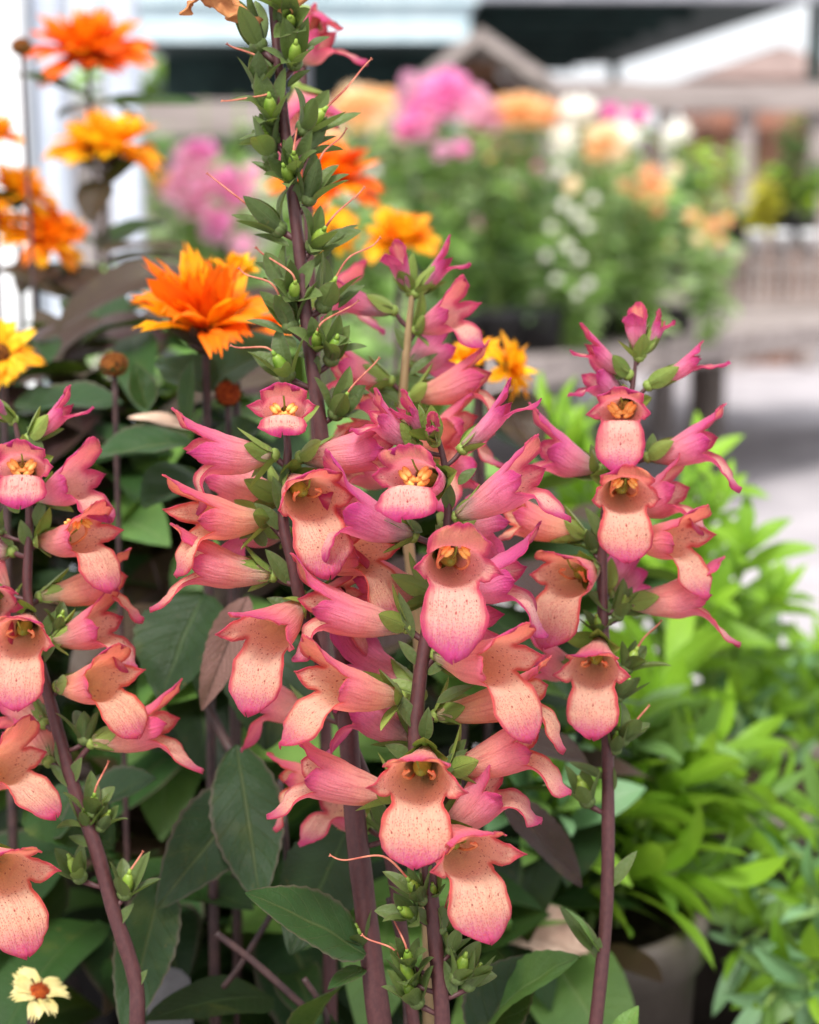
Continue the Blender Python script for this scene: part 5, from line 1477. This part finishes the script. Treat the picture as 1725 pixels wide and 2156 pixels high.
def on_bench(x, y):
    """point of the bench top seen at pixel"""
    d = FW + RT * ((x - 862.5) / FPX) + UP * ((1078 - y) / FPX)
    return C0 + d * ((BZ - CAM_H) / d.z)
for x, y, r, h, lab in [(1035, 742, .13, .16, 'black nursery pot on the bench under the bright pink blooms'), (1120, 738, .12, .16, 'black nursery pot on the bench below the peach row'), (1395, 700, .13, .10, 'shallow black tray pot on the bench left of the slatted crate'),
                        (1225, 716, .12, .15, 'black nursery pot on the bench under the white blooms'), (940, 752, .12, .16, 'black nursery pot at the near left end of the bench'), (1310, 706, .11, .13, 'black nursery pot on the bench right of the white-flowered plant')]:
    p = on_bench(x, y)
    pot('nursery_pot', lab, 'pot', (p.x, p.y, BZ), r, h, M['pot_black'], group='black pots on the bench')
for x, y, mt, lab, hh in [(1470, 655, 'white_plastic', 'small white pot standing on the bench left of the slatted crate', .14), (1078, 716, 'white_plastic', 'small white cup among the black pots on the bench', .09), (1268, 690, 'label_slate', 'small grey cup among the pots right of the bench middle', .1)]:
    p = on_bench(x, y)
    pot('small_pot', lab, 'pot', (p.x, p.y, BZ), .045, hh, M[mt])

# slatted crate, with labelled white pots on its far side
cr = thing('slatted_crate', 'grey crate of upright wooden slats at the right on the far end of the bench', 'crate', on_bench(1610, 640))
pc = G(1650, 8.3, .0)
mb = MB()
zt, zb = G(1600, 8.3).z + P(1600, 545, 8.3).z, BZ + .004
for i in range(20):
    mb.box((pc.x - .40 + i * .045, 8.15, (zt + zb) / 2), .028, .012, zt - zb, tint=random.Random(i).random())
mb.build('slats', M['wood_grey'], cr, False)
mb = MB()
mb.box((pc.x + .04, 8.17, zt - .012), .92, .02, .024); mb.box((pc.x + .04, 8.17, zb + .014), .92, .02, .028)
mb.build('crate_rails', M['wood_grey'], cr, False)
mb = MB(); mb.box((pc.x + .04, 8.38, zb + .01), .92, .38, .02); mb.box((pc.x + .04, 8.56, (zt + zb) / 2), .92, .012, zt - zb)
mb.build('crate_box', M['wood_brown'], cr, False)
for x, lab in [(1590, 'leftmost white pot above the slatted crate'), (1645, 'middle white pot above the slatted crate'), (1702, 'rightmost white pot above the slatted crate, at the edge')]:
    p = P(x, 545, 8.3)
    pot('white_pot', lab, 'pot', (p.x, p.y, zb + .09), .040, P(x, 486, 8.3).z - zb - .09, M['white_plastic'], group='white pots in the crate')
for x, lab in [(1555, 'black nursery pot under the yellow-leaved shrub above the crate'), (1668, 'black nursery pot under the lime green shrub above the crate')]:
    p = P(x, 545, 8.95)
    pot('nursery_pot', lab, 'pot', (p.x, p.y, .942), .12, .16, M['pot_black'], group='black pots on the bench')
st_ = thing('plant_stand', 'wooden stand behind the crate holding the lime and yellow shrubs', 'stand', G(1620, 7.95, 0))
mb = MB(); mb.box((G(1620, 7.95).x + .15, 8.95, .925), 1.1, .42, .03, bev=.004); mb.build('stand_top', M['wood_grey'], st_, False)
for sx in (-.48, .48):
    mb = MB(); mb.box((G(1620, 7.95).x + .15 + sx, 8.95, .455), .08, .36, .91); mb.build('leg', M['wood_grey'], st_, False)

# ------------------------------------------------------------------ buildings, rails and roofs beyond
wl_ = thing('white_shed', 'white panelled shed wall with pale posts at the left edge', 'shed', G(-100, 3.2, 0))
mb = MB(); mb.box((G(-300, 3.2).x - .02, 3.4, 1.4), .66, .4, 2.8, bev=.01)
xr = P(72, 300, 3.2).x
mb = MB(); mb.box((xr - .5, 3.4, 1.4), 1.0, .4, 2.8, bev=.01); mb.build('wall', M['white_paint'], wl_, False)
mb = MB(); mb.box((P(104, 300, 3.18).x, 3.3, 1.4), .052, .10, 2.8, bev=.006); mb.build('corner_post', M['post_grey'], wl_, False)
pp = thing('white_post', 'slim white post standing between the yellow daisies and the pale pink plant', 'post', G(280, 3.0, 0))
mb = MB(); mb.box((P(278, 400, 3.0).x, 3.0, .95), .048, .05, 1.9, bev=.005); mb.build('post_shaft', M['post_grey'], pp, False)
mb = MB(); mb.box((P(278, 400, 3.0).x, 3.0, .008), .14, .14, .016, bev=.004); mb.build('base_plate', M['post_grey'], pp, False)
mb = MB(); mb.box((P(278, 400, 3.0).x, 3.0, 1.908), .06, .062, .016, bev=.004); mb.build('post_cap', M['post_grey'], pp, False)

# open pavilion: dark flat canopy on posts, seen from below
pv = thing('pavilion', 'open pavilion across the top, its flat dark green canopy on slim posts', 'pavilion', G(1300, 18, 0))
RZ = P(1700, 24, 14.5).z
yn, yf = 13.8, 25.5
nl, nr = G(560, yn).x, G(1665, yn + .4).x
fl, fr_ = G(600, yf).x, G(1290, yf).x
mb = MB()
th_ = .12
ring = [(nl, yn), (nr, yn), (fr_, yf), (fl, yf)]
bt = [mb.vert((x, y, RZ)) for x, y in ring]; tp_ = [mb.vert((x, y, RZ + th_)) for x, y in ring]
mb.face(bt[::-1]); mb.face(tp_)
for i in range(4):
    j = (i + 1) % 4
    mb.face((bt[i], bt[j], tp_[j], tp_[i]))
mb.build('canopy', M['canopy_dark'], pv, False)
mb = MB()
for i in range(7):
    yy = yn + .6 + i * 1.7
    mb.box(((nl + fr_) / 2 - .3, yy, RZ - .06), (fr_ - nl) * .8, .10, .116)
mb.build('canopy_joists', M['canopy_dark'], pv, False)
mb = MB(); mb.box(((nl + 4.6) / 2 + .9, yn - .14, RZ + .07), 6.4, .24, .17, bev=.01); mb.build('front_beam', M['beam_grey'], pv, False)
for px, yy, rr in [(1692, yn - .02, .075), (1281, 24.5, .09), (700, yn + .2, .07)]:
    mb = MB(); mb.box((G(px, yy).x, yy, (RZ - .002) / 2), rr * 1.4, rr * 1.4, RZ - .004, bev=.01); mb.build('post', M['canopy_dark'], pv, False)
# pale metal roof of the neighbouring stall at the left
pr = thing('stall', 'market stall with a pale blue metal roof edge at the upper left', 'stall', G(600, 11.5, 0))
z0, z1 = P(600, 92, 11).z, P(600, 18, 11).z
mb = MB()
xa, xb = G(225, 11).x, G(985, 11).x
mb.box(((xa + xb) / 2, 11.06, (z0 + z1) / 2), xb - xa, .10, z1 - z0, bev=.01)
mb.build('fascia', M['roof_pale'], pr, False)
mb = MB(); mb.box(((xa + xb) / 2, 12.4, z1 + .03), xb - xa + .1, 2.9, .05); mb.build('roof', M['roof_pale'], pr, False)
mb = MB(); mb.box(((xa + xb) / 2 + .02, 13.4, z0 - .35), xb - xa - .1, .08, 1.15); mb.box(((xa + xb) / 2, 12.3, z0 + .03), xb - xa - .06, 2.2, .03); mb.build('back_board', M['canopy_dark'], pr, False)
for px in (250, 640, 960):
    mb = MB(); mb.box((G(px, 11.2).x, 11.25, z0 / 2), .09, .09, z0 - .01, bev=.008); mb.build('post', M['beam_grey'], pr, False)
# small wooden gable
gb = thing('wooden_gable', 'small timber gable roof behind the bright pink blooms', 'shelter', G(1010, 9, 0))
ap = P(1010, 88, 9.0); le, re_ = P(845, 215, 9.0), P(1180, 205, 9.0)
for nm, e in (('roof_slope', le), ('roof_slope', re_)):
    mb = MB()
    dy = V(0, 1.4, 0); up_ = V(0, 0, .075)
    q = [ap, e, e + dy, ap + dy]
    if e is re_: q = [ap + V(.002, 0, 0), ap + dy + V(.002, 0, 0), e + dy, e]
    lo = [mb.vert(p) for p in q]; hi = [mb.vert(p + up_) for p in q]
    mb.face(lo); mb.face(hi[::-1])
    for i in range(4):
        j = (i + 1) % 4
        mb.face((lo[i], hi[i], hi[j], lo[j]))
    mb.build(nm, M['wood_grey'], gb, False)
for e in (le, re_):
    mb = MB(); c = e.lerp(ap, .12)
    mb.box((c.x, c.y + .1, (c.z - .02) / 2), .09, .09, c.z - .02, bev=.006); mb.build('post', M['wood_grey'], gb, False)
mb = MB()
q = [ap.lerp(le, .25), ap.lerp(re_, .25)]
mb.box(((q[0].x + q[1].x) / 2, ap.y + .25, q[0].z - .05), (q[1] - q[0]).length, .06, .07); mb.build('tie_beam', M['wood_brown'], gb, False)
mb = MB()
q = [ap.lerp(le, .97) + V(0, 1.25, -.01), ap.lerp(re_, .97) + V(0, 1.25, -.01), ap + V(0, 1.25, -.02)]
f_ = [mb.vert(p) for p in q]; k_ = [mb.vert(p + V(0, .03, 0)) for p in q]
mb.face(f_); mb.face(k_[::-1])
for i in range(3):
    j = (i + 1) % 3
    mb.face((f_[i], k_[i], k_[j], f_[j]))
mb.build('gable_board', M['wood_brown'], gb, False)
# rail fence behind the plants
def fence(name, label, x0, x1, d, ya, yb, posts, low=None, mat='wood_grey'):
    o = thing(name, label, 'fence', G((x0 + x1) / 2, d, 0))
    za, zb_ = P(x0, yb, d).z, P(x0, ya, d).z
    a, b = G(x0, d).x, G(x1, d).x
    mb = MB(); mb.box(((a + b) / 2, d, (za + zb_) / 2), b - a, .06, zb_ - za, bev=.006); mb.build('top_rail', M[mat], o, False)
    for px in posts:
        mb = MB(); mb.box((G(px, d).x, d + .09, zb_ / 2), .11, .11, zb_, bev=.006); mb.build('post', M[mat], o, False)
    if low:
        n = int((b - a) / .16)
        mb = MB()
        for i in range(n):
            mb.box((a + .08 + i * (b - a - .1) / n, d + .18, (za - .1) / 2), .148, .02, za - .1, tint=random.Random(i + int(a * 10)).random())
        mb.build('boards', M[low], o, False)
    return o
fence('timber_fence', 'weathered timber fence with a broad top rail across the right background', 1140, 1760, 11.5, 176, 236, (1190, 1395, 1560, 1712), 'wood_brown')
fence('timber_fence', 'grey board fence at the left behind the pale pink plant', 110, 860, 8.6, 214, 286, (300, 560, 760), 'wood_grey')
# far house
hs_ = thing('house', 'distant house with a tan hipped roof at the upper right', 'house', G(1640, 34, 0))
d_ = 34
a, b = P(1470, 165, d_), P(1800, 165, d_)
mb = MB(); mb.box(((a.x + b.x) / 2, d_ + 2.2, a.z / 2), b.x - a.x - .3, 4, a.z); mb.build('wall', M['brick'], hs_, False)
mb = MB()
rz = P(1600, 88, d_).z
e = [mb.vert(p) for p in ((a.x - .1, d_, a.z), (b.x + .1, d_, a.z), (b.x + .1, d_ + 4.6, a.z), (a.x - .1, d_ + 4.6, a.z))]
r_ = [mb.vert(p) for p in ((a.x + 1.9, d_ + 2.3, rz), (b.x - 1.2, d_ + 2.3, rz))]
mb.face((e[0], e[1], r_[1], r_[0])); mb.face((e[1], e[2], r_[1])); mb.face((e[2], e[3], r_[0], r_[1])); mb.face((e[3], e[0], r_[0])); mb.face(e[::-1])
mb.build('roof', M['roof_tan'], hs_, False)
# low buildings that close the view
lw = thing('low_building', 'low brown building under the far edge of the canopy, right of the gable', 'building', G(1100, 30, 0))
a, b = G(780, 30).x, G(1290, 30).x
zt = P(1200, 190, 30).z
mb = MB(); mb.box(((a + b) / 2, 31, zt / 2), b - a, 2, zt, bev=.02); mb.build('wall', M['brick'], lw, False)
mb = MB(); mb.box(((a + b) / 2, 30.9, zt + .06), b - a + .5, 2.8, .12); mb.build('roof', M['roof_tan'], lw, False)
bg_plant('tree', 'green tree line far behind the seed spike under the stall roof', 520, 16, 120, 330, 700, ['leaf_bgd', 'leaf_bg'], 900, [], 90, (.5, .3), base_z=0, cat='tree')

for o in list(bpy.data.objects):
    if '_local' in o.keys():
        del o['_local']
